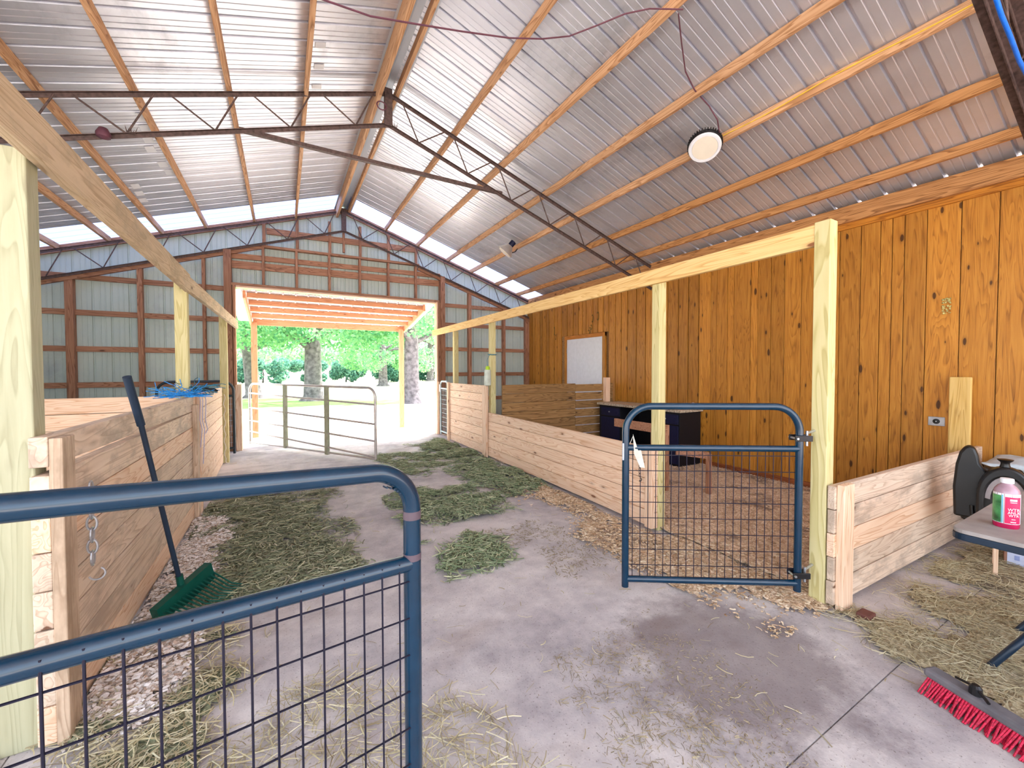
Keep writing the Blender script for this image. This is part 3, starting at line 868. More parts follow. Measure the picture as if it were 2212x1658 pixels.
# ------------------------------------------------------------------ lamps, wires
lp = thing('high_bay_lamp', 'round white disc lamp hanging under the right roof slope', 'lamp', (3.87, 2.72, 3.85))
tiltm = Matrix.Rotation(R(32), 4, Vector((-.57, .82, 0)))
mb = MB().lathe([(.0, .04), (.13, .04), (.16, .02), (.163, -.02), (.155, -.035), (.0, -.03)], 40)
for i in range(40):
    a = 2 * math.pi * i / 40
    mb.bar((.155 * math.cos(a), .155 * math.sin(a), -.012), (.155 * math.cos(a), .155 * math.sin(a), .034), .008, .03, up=(math.cos(a), math.sin(a), 0))
mb.xf(tiltm).build('finned_body', 'dark_metal', lp)
MB().lathe([(.0, -.028), (.15, -.028), (.158, -.04), (.15, -.055), (.128, -.056), (.125, -.05), (.0, -.05)], 40).xf(tiltm).build('rim', 'white', lp, smooth=False)
MB().lathe([(.0, -.049), (.124, -.049), (.12, -.056), (.0, -.06)], 40).xf(tiltm).build('diffuser', 'cream', lp)
MB().tube([(.12, .0, .0), (.16, -.03, -.0), (.16, -.05, .12)], .006, 6).build('hook', 'dark_metal', lp)
ca = [(2.72, 2.15, 4.28), (2.95, 2.3, 4.26), (3.2, 2.45, 4.2), (3.4, 2.5, 4.13), (3.62, 2.5, 4.05), (3.75, 2.5, 3.96), (3.95, 2.6, 3.88)]
single(MB().tube(ca, .006, 6), 'electric_cable', 'cable_brown', 'dark cable along the roof sheet down to the round disc lamp', 'cable')
lp = thing('spot_lamp', 'small reflector lamp on a bracket under the far right roof slope', 'lamp', (3.92, 6.86, 3.83))
m2 = Matrix.Rotation(R(35), 4, 'Y') @ Matrix.Rotation(R(25), 4, 'X')
MB().lathe([(.0, .07), (.04, .07), (.06, .04), (.11, -.03), (.115, -.045), (.105, -.045), (.0, -.03)], 24).xf(Matrix.Translation((-.13, 0, 0)) @ m2 @ Matrix.Scale(1.4, 4)).build('reflector', 'galv', lp, smooth=True)
MB().lathe([(.0, -.03), (.1, -.042), (.09, -.06), (.0, -.075)], 24).xf(Matrix.Translation((-.13, 0, 0)) @ m2 @ Matrix.Scale(1.4, 4)).build('lens', 'cream', lp, smooth=True)
MB().lathe([(.0, .07), (.04, .07), (.04, .14), (.0, .15)], 16).xf(Matrix.Translation((-.13, 0, 0)) @ m2 @ Matrix.Scale(1.4, 4)).build('lamp_socket', 'navy', lp, smooth=True)
MB().tube([(-.07, 0, .0), (-.02, -.02, -.05), (.04, -.03, -.02), (.1, 0, .05)], .01, 8).build('bracket', 'dark_metal', lp)
wp = [(.234, 3.637), (.49, 3.654), (.776, 3.725), (1.096, 3.808), (1.458, 3.909), (1.744, 4.016), (2.003, 4.14), (2.289, 4.22), (2.5, 4.27), (2.68, 4.27)]
def yw(x): return 2.6 if x < 2.1 else lerp(2.6, 2.2, (x - 2.1) / .6)
def reproj(x, z, y0, y1):           # keep the sight line from the eye when the wire bends towards the purlin
    k = y1 / y0
    return (x * k, y1, 1.5 + (z - 1.5) * k)
single(MB().tube([(-.6, 2.8, 3.9), (-.1, 2.7, 3.7)] + [(x, 2.6, z) for x, z in wp[:7]] + [reproj(2.289, 4.341, 2.6, 2.45), reproj(2.601, 4.567, 2.6, 2.32), reproj(2.9, 4.74, 2.6, 2.24), (2.71, 2.1, 4.27)], .006, 6), 'electric_cable', 'cable_brown', 'thin brown cable sagging loose beneath the ridge', 'cable')
yc = MB().tube([(4.015, y, zroof(4.04) - .05 + .012 * math.sin(y * 5)) for y in np.linspace(.75, 2.75, 24)], .0055, 6)
single(yc, 'electric_cable', 'cable_yellow', 'yellow cable stapled along a right-hand purlin to the round lamp', 'cable')
bc = [(3.40, 3.62), (3.439, 3.568), (3.582, 3.514), (3.783, 3.475), (4.004, 3.418), (4.3, 3.395), (4.7, 3.36)]
single(MB().tube([(x, .66, z) for x, z in bc], .011, 10), 'air_hose', 'cable_blue', 'bright blue hose looped on the near truss at the top right corner', 'hose', smooth=True)

# ------------------------------------------------------------------ rake
rk = thing('bedding_rake', 'dark green bedding rake leaning on the left stall wall', 'rake', (-.6, 3.2, 0))
p0, p1, p2 = Vector((-.715, 2.84, 1.47)), Vector((-.69, 2.955, 1.2)), Vector((-.585, 3.2, .2))
MB().tube([p0, p1], .019, 14).build('grip', 'rake_grip', rk, world=True, smooth=True)
MB().tube([p1, p2], .0135, 12).build('handle', 'rake_grip', rk, world=True, smooth=True)
hb = MB().tube([p2 + Vector((0, 0, .02)), p2 + Vector((.01, .02, -.1))], .02, 12)
hb.bar((-.67, 3.06, .05), (-.45, 3.36, .15), .05, .12)
hb.build('head', 'rake', rk, world=True)
for i in range(17):
    k = i / 16
    a = Vector((-.68 + .24 * k, 3.02 + .34 * k, .06 + .08 * k))
    b = a + Vector((.12, -.1, -.025 - .04 * k))
    e = a + Vector((.26, -.13 + .04 * k, -.035 - .09 * k))
    e.z = max(e.z, .008)
    MB().tube([a, b, e], [.006, .005, .003], 6).build('tine', 'rake', rk, world=True)

# ------------------------------------------------------------------ push broom
br = thing('push_broom', 'push broom head with red bristles lying by the table, lower right corner', 'broom', (2.53, .345, 0), math.atan2(.3, .105))
MB().box(-.32, .33, -.035, .035, .06, .1).build('block', 'broom', br, bevel=.012)
bb = MB()
random.seed(3)
for i in range(64):
    for j in range(4):
        x = -.31 + .62 * i / 63
        y = -.028 + .018 * j
        sx, sy = random.uniform(-.012, .012), (.03 + .01 * j) * (1 if j > 1 else .6) + random.uniform(-.006, .01)
        bb.tube([(x, y, .062), (x + sx, y + sy, .002)], [.005, .0035], 5)
bb.build('bristles', 'bristle', br)
MB().lathe([(.0, 0), (.022, 0), (.02, .03), (.012, .04), (0, .04)], 12, (.16, .0, .1)).build('socket', 'dark_metal', br)
MB().tube([(.1, .03, .11), (.16, 0, .13), (.24, -.02, .11)], .006, 6).build('brace_wire', 'dark_metal', br)
MB().lathe([(0, 0), (.03, 0), (.026, .006), (0, .008)], 16, (-.12, .0, .1)).build('painted_spot', 'hinge_red', br)

# ------------------------------------------------------------------ folding table, bottle, saddle, boxes
tb = thing('folding_table', 'dusty grey folding table with a dark blue edge at the right border', 'table', (3.35, .30, 0))
x0, x1, y0, y1 = 2.79, 4.0, -.1, .63
def rrect(x0, x1, y0, y1, r, n=6):
    pts = []
    for cx, cy, a in ((x1 - r, y1 - r, 0), (x0 + r, y1 - r, 90), (x0 + r, y0 + r, 180), (x1 - r, y0 + r, 270)):
        for k in range(n + 1):
            pts.append((cx + r * math.cos(R(a + 90 * k / n)), cy + r * math.sin(R(a + 90 * k / n))))
    return pts
def slab(pts, z0, z1):
    n = len(pts)
    return MB().add([(x, y, z0) for x, y in pts] + [(x, y, z1) for x, y in pts], [tuple(range(n))[::-1], tuple(range(n, 2 * n))] + [(i, (i + 1) % n, n + (i + 1) % n, n + i) for i in range(n)])
slab(rrect(x0, x1, y0, y1, .05), .722, .742).build('table_top', 'tabletop', tb, world=True, bevel=.003)
slab(rrect(x0 - .003, x1 + .003, y0 - .003, y1 + .003, .052), .69, .7215).build('edge_band', 'table_edge', tb, world=True, bevel=.004)
for xx in (3.3, 3.85):
    for yf, yn in ((.56, .5), (.0, .06)):
        s = 1 if yf > .2 else -1
        MB().tube(fillet([(xx, .36 if s > 0 else .17, .69), (xx, .36 if s > 0 else .17, .34), (xx - .2, .47 if s > 0 else .06, .15), (xx - .24, .55 if s > 0 else -.02, .0)], .05, 5), .0155, 12).build('leg', 'table_edge', tb, world=True, smooth=True)
    MB().tube([(xx - .13, .42, .22), (xx - .05, .12, .22)], .012, 8).build('cross_brace', 'table_edge', tb, world=True, smooth=True)
bt = thing('plastic_bottle', 'round plastic bottle with a red and green label and white cap on the table', 'bottle', (3.03, .5, .742))
MB().lathe([(.0, 0), (.040, 0), (.043, .006), (.043, .022), (.0, .022)], 32).build('base', 'pink_liquid', bt, smooth=True)
MB().lathe([(.0, .022), (.043, .022), (.043, .165), (.040, .182), (.030, .198), (.019, .208), (.018, .216), (.0, .216)], 32).build('bottle_body', 'clear_pink', bt, smooth=True)
MB().lathe([(.0, .212), (.0225, .212), (.0225, .232), (.021, .234), (.0, .234)], 32).build('cap', 'white_plastic', bt)
def wrap(a0, a1, z0, z1, r, n=12):
    vs, fs = [], []
    for i in range(n + 1):
        a = R(lerp(a0, a1, i / n))
        vs += [(r * math.cos(a), r * math.sin(a), z0), (r * math.cos(a), r * math.sin(a), z1)]
    for i in range(n):
        fs.append((2 * i, 2 * i + 2, 2 * i + 3, 2 * i + 1))
    return MB().add(vs, fs)
fa = math.degrees(math.atan2(-.5, -3.03)) % 360      # direction of the aisle side
wrap(fa - 100, fa + 100, .024, .166, .0433).build('label_ground', 'white_plastic', bt)
wrap(fa - 90, fa - 22, .026, .156, .0436).build('label_panel', 'green_label', bt)
wrap(fa - 21, fa - 13, .026, .160, .0436).build('label_panel', 'cyan_label', bt)
wrap(fa - 6, fa + 72, .026, .152, .0436).build('label_panel', 'red_label', bt)
def text(body, size, m, mat, parent, name='printed_text', ext=.0002):
    c = bpy.data.curves.new(name, 'FONT')
    c.body = body
    c.size = size
    c.extrude = ext
    c.align_x = 'CENTER'
    c.align_y = 'CENTER'
    c.materials.append(M[mat])
    tmp = bpy.data.objects.new('lettering', c)
    link(tmp)
    bpy.context.view_layer.update()
    me = bpy.data.meshes.new_from_object(tmp.evaluated_get(bpy.context.evaluated_depsgraph_get()))
    bpy.data.objects.remove(tmp, do_unlink=True)
    me.materials.clear()
    me.materials.append(M[mat])
    o = bpy.data.objects.new(name, me)
    link(o, parent)
    o.matrix_local = m
    return o
ta = R(fa + 31)
def face(z):
    n = Vector((math.cos(ta), math.sin(ta), 0))
    x = Vector((-math.sin(ta), math.cos(ta), 0))
    return Matrix(((x.x, 0, n.x, n.x * .0442), (x.y, 0, n.y, n.y * .0442), (0, 1, 0, z), (0, 0, 0, 1)))
for s_, z_, sz in (('WTR', .092, .019), ('ANLR', .078, .017), ('WTR', .064, .016)):
    text(s_, sz, face(z_), 'white_plastic', bt)
for z_, w_, h_ in ((.138, .026, .009), (.127, .024, .0025), (.047, .014, .003), (.034, .02, .004)):
    wrap(fa + 31 - w_ / .0436 * 28, fa + 31 + w_ / .0436 * 28, z_ - h_ / 2, z_ + h_ / 2, .0439, 6).build('printed_bar', 'white_plastic', bt)

# the saddle faces the aisle: local x runs to the right as seen from there, local y away
sa = math.atan2(-.98, .19)
sd = thing('riding_saddle', 'black leather riding saddle with a horn on a low stand behind the table', 'saddle', (4.45, .98, 0), sa)
def profile_slab(pts, y0, y1):
    n = len(pts)
    return MB().add([(x, y0, z) for x, z in pts] + [(x, y1, z) for x, z in pts], [tuple(range(n)), tuple(range(n, 2 * n))[::-1]] + [(i, n + i, n + (i + 1) % n, (i + 1) % n) for i in range(n)])
can = [(-.01, .40), (-.018, .62), (-.006, .79), (.012, .88), (.038, .925), (.064, .938), (.09, .918), (.105, .87), (.115, .81), (.14, .77), (.165, .735), (.185, .55), (.18, .40)]
profile_slab(can, -.05, .05).build('cantle_and_skirt', 'black', sd, bevel=.025, smooth=True)
arch = [(.235 + .135 * math.cos(R(a)), .60 + .215 * math.sin(R(a))) for a in range(0, 181, 12)]
archi = [(.235 + .095 * math.cos(R(a)), .58 + .165 * math.sin(R(a))) for a in range(180, -1, -12)]
profile_slab([(.37, .42)] + arch + [(.10, .42), (.14, .42)] + archi + [(.33, .42)], -.13, -.02).build('fork', 'black', sd, bevel=.014, smooth=True)
archj = [(.235 + .07 * math.cos(R(a)), .575 + .135 * math.sin(R(a))) for a in range(0, 181, 12)]
profile_slab(archj + [(.235 + .094 * math.cos(R(a)), .58 + .164 * math.sin(R(a))) for a in range(180, -1, -12)], -.11, -.02).build('fleece_lining', 'wool', sd)
MB().lathe([(.0, 0), (.03, 0), (.022, .03), (.022, .045), (.036, .058), (.04, .066), (.0, .07)], 20, (.23, -.07, .80)).build('horn', 'black', sd, smooth=True)
MB().tube([(.09, .03, .74), (.15, .06, .70), (.24, .08, .70), (.32, .1, .72)], [.07, .085, .085, .06], 14).build('seat', 'black', sd, smooth=True)
profile_slab([(.02, .36), (.05, .62), (.24, .68), (.42, .60), (.46, .36), (.24, .30)], .04, .12).build('skirt', 'black', sd, bevel=.02)
for xx in (.08, .34):
    MB().tube([(xx, -.06, .5), (xx + .01, -.07, .34), (xx + .01, -.07, .3)], .012, 8).build('stirrup_strap', 'black', sd, smooth=True)
st = thing('saddle_stand', 'small pale wooden frame stand beneath the black saddle', 'stand', (4.45, .98, 0), sa)
for a_ in (.2, .38):
    for b_ in (-.03, .2):
        MB().box(a_ - .012, a_ + .012, b_, b_ + .024, 0, .56).build('leg', 'pine_z', st, bevel=.003)
MB().box(.185, .395, -.03, .224, .56, .585).build('top_board', 'pine_x', st, bevel=.003)
cl = MB()
N = 14
vs, fs = [], []
for i in range(N + 1):
    for j in range(N + 1):
        u, v = i / N, j / N
        x, y = lerp(5.1, 5.66, u), lerp(.38, .98, v)
        z = .72 + .06 * math.sin(u * 3.1) * math.sin(v * 3.1) + .03 * noise.noise(Vector((x * 6, y * 6, 1)))
        vs.append((x, y, z))
for i in range(N):
    for j in range(N):
        a = i * (N + 1) + j
        fs.append((a, a + 1, a + N + 2, a + N + 1))
o = cl.add(vs, fs).build('feed_sack', plain('pale_blue_sack', rgb(196, 208, 216), .6), smooth=True, pivot=(5.4, .7, 0))
o.modifiers.new('thickness', 'SOLIDIFY').thickness = -.05
tag(o, 'pale blue-white sack lying on the dark drum behind the saddle', 'sack')
single(MB().lathe([(0, 0), (.21, 0), (.22, .02), (.22, .655), (0, .66)], 28, (5.4, .68, 0)), 'storage_drum', 'navy_dark', 'dark drum carrying the pale sack behind the saddle', 'drum')
bx = thing('cardboard_box', 'white-faced cardboard box on the straw beneath the table', 'box', (4.82, .80, 0), sa)
MB().box(0, .3, 0, .2, .0, .3).build('box_body', 'card', bx, bevel=.003)
MB().box(.015, .298, -.004, .0, .01, .29).build('printed_face', 'box_white', bx)
for xq in (.05, .10, .16):
    MB().box(xq, xq + .025, -.006, -.004, .05, .085).build('printed_mark', 'print_blue', bx)
single(MB().box(2.98, 3.07, .99, 1.06, 0, .045).xf(Matrix.Identity(4)), 'brick_piece', 'brick', 'small reddish-brown block lying in the straw near the hinge post', 'block', bevel=.008)

# ------------------------------------------------------------------ desk in the right stall
dk = thing('vanity_desk', 'dark navy two-pedestal desk with a speckled counter in the right stall', 'desk', (5.45, 4.9, 0))
MB().box(5.17, 5.72, 4.0, 5.84, .855, .895).build('counter_top', 'granite', dk, world=True, bevel=.004)
for a, b in ((4.03, 4.55), (5.26, 5.80)):
    MB().box(5.2, 5.70, a, b, .02, .853).build('cabinet', 'navy_dark', dk, world=True, bevel=.004)
    MB().box(5.182, 5.2, a + .015, b - .06, .67, .82).build('drawer', 'navy', dk, world=True, bevel=.006)
    MB().box(5.176, 5.183, a + .05, b - .1, .70, .79).build('drawer_panel', 'navy', dk, world=True, bevel=.004)
    MB().box(5.182, 5.2, a + .015, b - .06, .06, .645).build('door', 'navy', dk, world=True, bevel=.006)
    MB().tube([(5.182, (a + b) / 2 - .02, .745), (5.16, (a + b) / 2 - .02, .745)], .012, 10).build('knob', 'zinc', dk, world=True)
MB().box(5.66, 5.70, 4.55, 5.26, .02, .85).build('back_panel', 'navy_dark', dk, world=True)
single(MB().box(5.3, 5.62, 4.3, 4.75, .896, .925), 'wooden_board', 'frame_x', 'brown offcut board lying on the speckled desk counter', 'board', bevel=.003)
single(MB().lathe([(0, 0), (.022, 0), (.022, .07), (.018, .09), (.02, .1), (0, .104)], 14, (5.5, 4.02, .896)), 'small_jar', 'white_plastic', 'small white jar standing on the near end of the desk counter', 'jar')
rr = thing('wooden_trestle', 'brown rail board on two legs standing inside the right stall', 'trestle', (4.0, 3.8, 0))
MB().bar((4.02, 4.17, .775), (4.02, 3.3, .775), .03, .11).build('rail', 'frame_x', rr, world=True, bevel=.003)
MB().box(4.04, 4.1, 3.5, 3.56, 0, .83).build('leg', 'frame_z', rr, world=True, bevel=.003)
MB().box(4.04, 4.1, 3.32, 3.38, 0, .83).build('leg', 'frame_z', rr, world=True, bevel=.003)
MB().bar((4.07, 3.2, .53), (4.4, 3.0, .48), .03, .08).build('rail', 'frame_x', rr, world=True, bevel=.003)
MB().box(4.37, 4.42, 2.97, 3.02, 0, .5).build('leg', 'frame_z', rr, world=True, bevel=.003)

# outlet and marks on the right wall
ot = thing('wall_outlet', 'steel outlet plate with a round black socket on the panelled wall', 'outlet', (XR - .035, 1.41, .98))
MB().box(-.004, .008, -.06, .06, -.045, .045).build('plate', 'zinc', ot, bevel=.003)
MB().lathe([(0, 0), (.026, 0), (.026, .006), (0, .008)], 24).xf(Matrix.Rotation(R(-90), 4, 'Y') @ Matrix.Translation((0, 0, .003))).build('socket', 'black', ot)
MB().lathe([(0, 0), (.005, 0), (.005, .003), (0, .003)], 12).xf(Matrix.Rotation(R(-90), 4, 'Y') @ Matrix.Translation((0, 0, .01))).build('screw', 'white', ot)
lc = MB()
random.seed(5)
for i in range(46):
    a, b = random.uniform(-.028, .028), random.uniform(-.075, .075)
    r_ = random.uniform(.004, .010)
    lc.lathe([(0, 0), (r_, 0), (r_ * .7, .003), (0, .004)], 7).v
    n = 4 * 7
    lc.v[-n:] = [(XR - .03 - z, 1.36 + a + x, 2.13 + b + y) for x, y, z in lc.v[-n:]]
single(lc, 'lichen_patch', 'lichen', 'pale crusty patch stuck on the panelled wall', 'patch')
mk = MB()
for (yc, zc_, h, w_) in ((6.62, 2.6, .16, .05), (6.66, 2.42, .1, .04), (6.7, 2.36, .12, .05), (6.74, 2.3, .14, .05), (6.45, 2.63, .18, .06), (8.0, 2.45, .2, .03), (7.95, 2.3, .12, .03)):
    pts = arc((XR - .033, yc, zc_), 1, 40, 320, 12, (0, w_ / 2, 0), (0, 0, h / 2))
    mk.tube(pts, .005, 5)
single(mk, 'paint_marks', 'ink', 'loose dark green looped marks painted above the white door', 'marks')

# ------------------------------------------------------------------ things hanging on posts and walls
bgt = thing('fly_trap_bag', 'milky hanging trap bag with a lime cap on the treated post', 'trap', (3.02, 6.16, 1.25))
vs = []
rings = [(.02, .27), (.055, .26), (.06, .2), (.062, .1), (.065, .04), (.06, .0), (.03, -.012)]
MB().lathe([(0, -.012)] + [(r_, z) for r_, z in rings[::-1]], 16).xf(Matrix.Diagonal((1, .6, 1, 1))).build('bag', 'bag', bgt, smooth=True)
MB().lathe([(0, .26), (.035, .26), (.036, .31), (.02, .325), (0, .326)], 14).build('cap', 'bag_cap', bgt)
MB().tube([(0, 0, .32), (-.01, 0, .42), (.03, .01, .5), (.07, .02, .53)], .004, 6).build('hanger', 'teal', bgt)
MB().lathe([(0, -.005), (.05, -.004), (.055, .03), (.03, .055), (0, .06)], 14).xf(Matrix.Diagonal((1, .6, 1, 1))).build('bait', 'lichen', bgt)
single(MB().tube(arc((3.152, 6.245, 1.775), .072, 0, 360, 20, (1, 0, 0), (0, 1, .05)), .009, 6), 'twine_band', 'teal', 'dark teal band tied round the treated post above the trap bag', 'twine')

tw = MB()
random.seed(9)
for i in range(70):
    a = Vector((-.85 + random.uniform(-.1, .07), 5.0 + random.uniform(-.25, .3), 1.262 + random.uniform(0, .03)))
    pts = [a]
    dr = Vector((random.uniform(-1, 1), random.uniform(-1, 1), random.uniform(-.1, .3))).normalized()
    for k in range(5):
        dr = (dr + Vector((random.uniform(-.6, .6), random.uniform(-.6, .6), random.uniform(-.3, .25)))).normalized()
        q = pts[-1] + dr * .045
        q.z = max(q.z, 1.258)
        pts.append(q)
    tw.tube(pts, .0035, 5)
single(tw, 'baling_twine', 'blue', 'bright blue tangle of baling twine on top of the left stall wall', 'twine')
tw = MB()
for i in range(26):
    a = Vector((-.79 + random.uniform(-.06, .05), 5.22 + random.uniform(-.1, .16), 1.275 + random.uniform(0, .07)))
    pts = [a]
    dr = Vector((random.uniform(-.4, 1), random.uniform(-1, 1), random.uniform(-.1, .4))).normalized()
    for k in range(6):
        dr = (dr + Vector((random.uniform(-.5, .5), random.uniform(-.5, .5), random.uniform(-.4, .2)))).normalized()
        q = pts[-1] + dr * .04
        q.z = max(q.z, 1.262)
        pts.append(q)
    tw.tube(pts, .0035, 5)
single(tw, 'baling_twine', 'teal', 'darker teal tangle of twine beside the blue one at the knotted post', 'twine')
single(MB().tube([(-.76, 5.15, 1.3), (-.7, 5.17, 1.31), (-.63, 5.19, 1.3), (-.6, 5.2, 1.29)], [.016, .02, .02, .008], 10), 'knife_handle', 'dark_metal', 'dark curved tool handle poking out of the twine', 'tool', smooth=True)
for j, (dx, zl) in enumerate(((.0, .72), (.02, .55), (.045, .86))):
    pts = [(-.755 + dx, 5.12 + .03 * j, 1.29), (-.74 + dx, 5.14, 1.2), (-.745 + dx, 5.13, 1.0), (-.73 + dx, 5.14, .9), (-.745 + dx, 5.13, zl)]
    single(MB().tube(pts, .0035, 6), 'hanging_twine', 'lavender', 'thin lavender twine strand hanging down the left wall, %s of three' % ('longest', 'middle', 'shortest')[(1, 0, 2)[j]], 'twine')
pts = [(-.84 + .012 * math.sin(i * 1.7), 7.984, 1.12 - i * .055) for i in range(21)]
single(MB().tube(pts + [(-.82, 7.9, .02), (-.74, 7.86, .006), (-.68, 7.88, .006)], .006, 6), 'white_rope', 'cord_white', 'wavy white cord hanging down beside the far left post', 'rope', smooth=True)
def chain(p, n, label, mat='zinc', s=1.0):
    t = thing('chain', label, 'chain', (p[0], p[1], p[2]))
    for i in range(n):
        ax = (1, 0, 0) if i % 2 else (0, 1, 0)
        mb = MB().tube(arc((0, 0, -i * .034 * s), 1, 0, 360, 14, tuple(v * .011 * s for v in ax), (0, 0, .021 * s)), .0032 * s, 6)
        mb.build('link', mat, t)
    MB().tube(arc((.012, 0, -n * .034 * s - .02), .018 * s, 200, 420, 10, (1, 0, 0), (0, 0, 1)), .004, 6).build('hook', mat, t)
    return t
chain((-.735, 2.42, .99), 7, 'short steel chain with a hook on the first upright of the left stall wall', 'zinc', 1.5)
chain((2.92, 2.7, .70), 8, 'thin dangling chain at the near end of the low right stall wall', 'dark_metal', .8)

# ------------------------------------------------------------------ hay, straw and shavings
rng = np.random.default_rng(5)
def inside(px, py, poly):
    r_ = np.zeros(len(px), bool)
    n = len(poly)
    for i in range(n):
        x1, y1 = poly[i]
        x2, y2 = poly[(i + 1) % n]
        c_ = ((y1 > py) != (y2 > py)) & (px < (x2 - x1) * (py - y1) / (y2 - y1 + 1e-12) + x1)
        r_ ^= c_
    return r_
def poly_dist(px, py, poly):
    dm = np.full(len(px), 9.)
    n = len(poly)
    for i in range(n):
        a, b = np.array(poly[i]), np.array(poly[(i + 1) % n])
        ab = b - a
        t_ = np.clip(((px - a[0]) * ab[0] + (py - a[1]) * ab[1]) / (ab @ ab + 1e-12), 0, 1)
        dm = np.minimum(dm, np.hypot(px - a[0] - t_ * ab[0], py - a[1] - t_ * ab[1]))
    return dm
def litter_pile(name, label, cat, poly, count, mat, bed=None, H=.05, ln=(.05, .16), wd_=.0035, thr=-.1, fscale=2.6, edge=.12, lift=.02, spread=1.0, seed=1, curl=.5, zbase=0.0, cx_=(-9, 9)):
    rg = np.random.default_rng(seed)
    P = np.array(poly)
    x0, y0 = P.min(0)
    x1, y1 = P.max(0)
    def dens(x, y):
        ins = inside(x, y, poly)
        dd = poly_dist(x, y, poly)
        e = np.where(ins, np.clip(dd / edge, 0, 1), -np.clip(dd / edge * 1.2, 0, 1.4))
        nz = np.array([noise.fractal(Vector((a * fscale, b * fscale, seed * 3.7)), .8, 2.1, 5) for a, b in zip(x, y)])
        return e * .5 + nz * (.8 if thr < -.5 else 1.15)
    # bed
    verts, faces = [], []
    Hf = None
    if bed:
        st_ = max(.025, math.sqrt((x1 - x0) * (y1 - y0) / 9000))
        gx = np.arange(x0 - .1, x1 + .1, st_)
        gy = np.arange(y0 - .1, y1 + .1, st_)
        X, Y = np.meshgrid(gx, gy, indexing='ij')
        D = dens(X.ravel(), Y.ravel()).reshape(X.shape) - thr - (.16 if thr > -.5 else 0)
        Z = np.clip(D, 0, .6) / .6
        Z = H * np.sqrt(Z) * (.7 + .6 * rg.random(Z.shape))
        idx = -np.ones(X.shape, int)
        ok = D > -.02
        for i in range(X.shape[0]):
            for j in range(X.shape[1]):
                if ok[i, j]:
                    idx[i, j] = len(verts)
                    verts.append((X[i, j], Y[i, j], zbase + (Z[i, j] if D[i, j] > 0 else .0) + .002))
        for i in range(X.shape[0] - 1):
            for j in range(X.shape[1] - 1):
                q = (idx[i, j], idx[i + 1, j], idx[i + 1, j + 1], idx[i, j + 1])
                if min(q) >= 0:
                    faces.append(q)
    nb = len(verts)
    # stems
    n_try = int(count * 3)
    x = rg.uniform(x0 - .1, x1 + .1, n_try)
    y = rg.uniform(y0 - .1, y1 + .1, n_try)
    d_ = dens(x, y) - thr
    keep = d_ > np.minimum(rg.uniform(-.22, .16, n_try), rg.uniform(-.5, .3, n_try)) * spread
    x, y, d_ = x[keep][:count], y[keep][:count], d_[keep][:count]
    n = len(x)
    h = zbase + (H * np.sqrt(np.clip(d_ - (.16 if thr > -.5 else 0), 0, .6) / .6) if bed else 0) + rg.uniform(.002, lift, n)
    ang = rg.uniform(0, 2 * np.pi, n)
    le = rg.uniform(ln[0], ln[1], n)
    bend = rg.uniform(-curl, curl, n)
    w = wd_ * rg.uniform(.6, 1.3, n)
    K = 3
    V = np.zeros((n, (K + 1) * 2, 3))
    cx, cy = x - np.cos(ang) * le / 2, y - np.sin(ang) * le / 2
    slope = rg.uniform(-.12, .12, n)
    for k in range(K + 1):
        a = ang + bend * (k - K / 2)
        z = np.maximum(h + slope * le * (k / K - .5), zbase + .003)
        V[:, 2 * k] = np.stack([cx - np.sin(a) * w, cy + np.cos(a) * w, z], 1)
        V[:, 2 * k + 1] = np.stack([cx + np.sin(a) * w, cy - np.cos(a) * w, z + w * .8], 1)
        cx, cy = cx + np.cos(a) * le / K, cy + np.sin(a) * le / K
    V[:, :, 0] = np.clip(V[:, :, 0], cx_[0], cx_[1])
    verts = [(min(max(a, cx_[0]), cx_[1]), b, c_) for a, b, c_ in verts]
    base = nb + np.arange(n)[:, None] * (K + 1) * 2
    F = np.concatenate([np.stack([base[:, 0] + 2 * k, base[:, 0] + 2 * k + 2, base[:, 0] + 2 * k + 3, base[:, 0] + 2 * k + 1], 1) for k in range(K)])
    # the stems may not poke through walls
    me = bpy.data.meshes.new(name)
    me.from_pydata(verts + V.reshape(-1, 3).tolist(), [], faces + F.tolist())
    me.materials.append(M[bed] if bed else M[mat])
    me.materials.append(M[mat])
    mi = np.ones(len(faces) + len(F), int)
    mi[:len(faces)] = 0
    me.polygons.foreach_set('material_index', mi)
    me.update()
    o = bpy.data.objects.new(name, me)
    link(o)
    return tag(o, label, cat, kind='stuff')
A_ = [(-.72, 6.5), (-.29, 6.3), (.2, 5.3), (.3, 4.6), (.5, 3.8), (.44, 3.25), (-.05, 3.1), (-.32, 3.1), (-.5, 3.6), (-.62, 4.68), (-.72, 5.5)]
litter_pile('loose_hay', 'wide dark green-grey spread of hay on the left of the aisle', 'hay', A_, 9000, 'hay', 'hay_bed', H=.03, thr=-.3, seed=2, ln=(.05, .14), edge=.25, cx_=(-.74, 9))
litter_pile('loose_hay', 'dark green mound of hay in the middle of the aisle', 'hay', [(1.25, 4.9), (1.9, 4.75), (2.1, 4.3), (1.93, 3.86), (1.38, 3.78), (1.08, 3.97)], 3600, 'hay_bright', 'hay_bed', H=.06, thr=-.2, seed=3, ln=(.05, .13), edge=.22)
litter_pile('loose_hay', 'long trail of fresh green hay beside the right stall walls', 'hay', [(2.5, 8.1), (3.0, 8.2), (3.02, 6.12), (2.93, 4.79), (2.75, 4.3), (2.4, 4.2), (2.14, 4.5), (2.2, 5.1), (2.35, 5.9), (2.3, 6.8)], 8500, 'hay_bright', 'hay_bed', H=.045, thr=-.14, seed=4, ln=(.05, .13), edge=.25, cx_=(-9, 3.0))
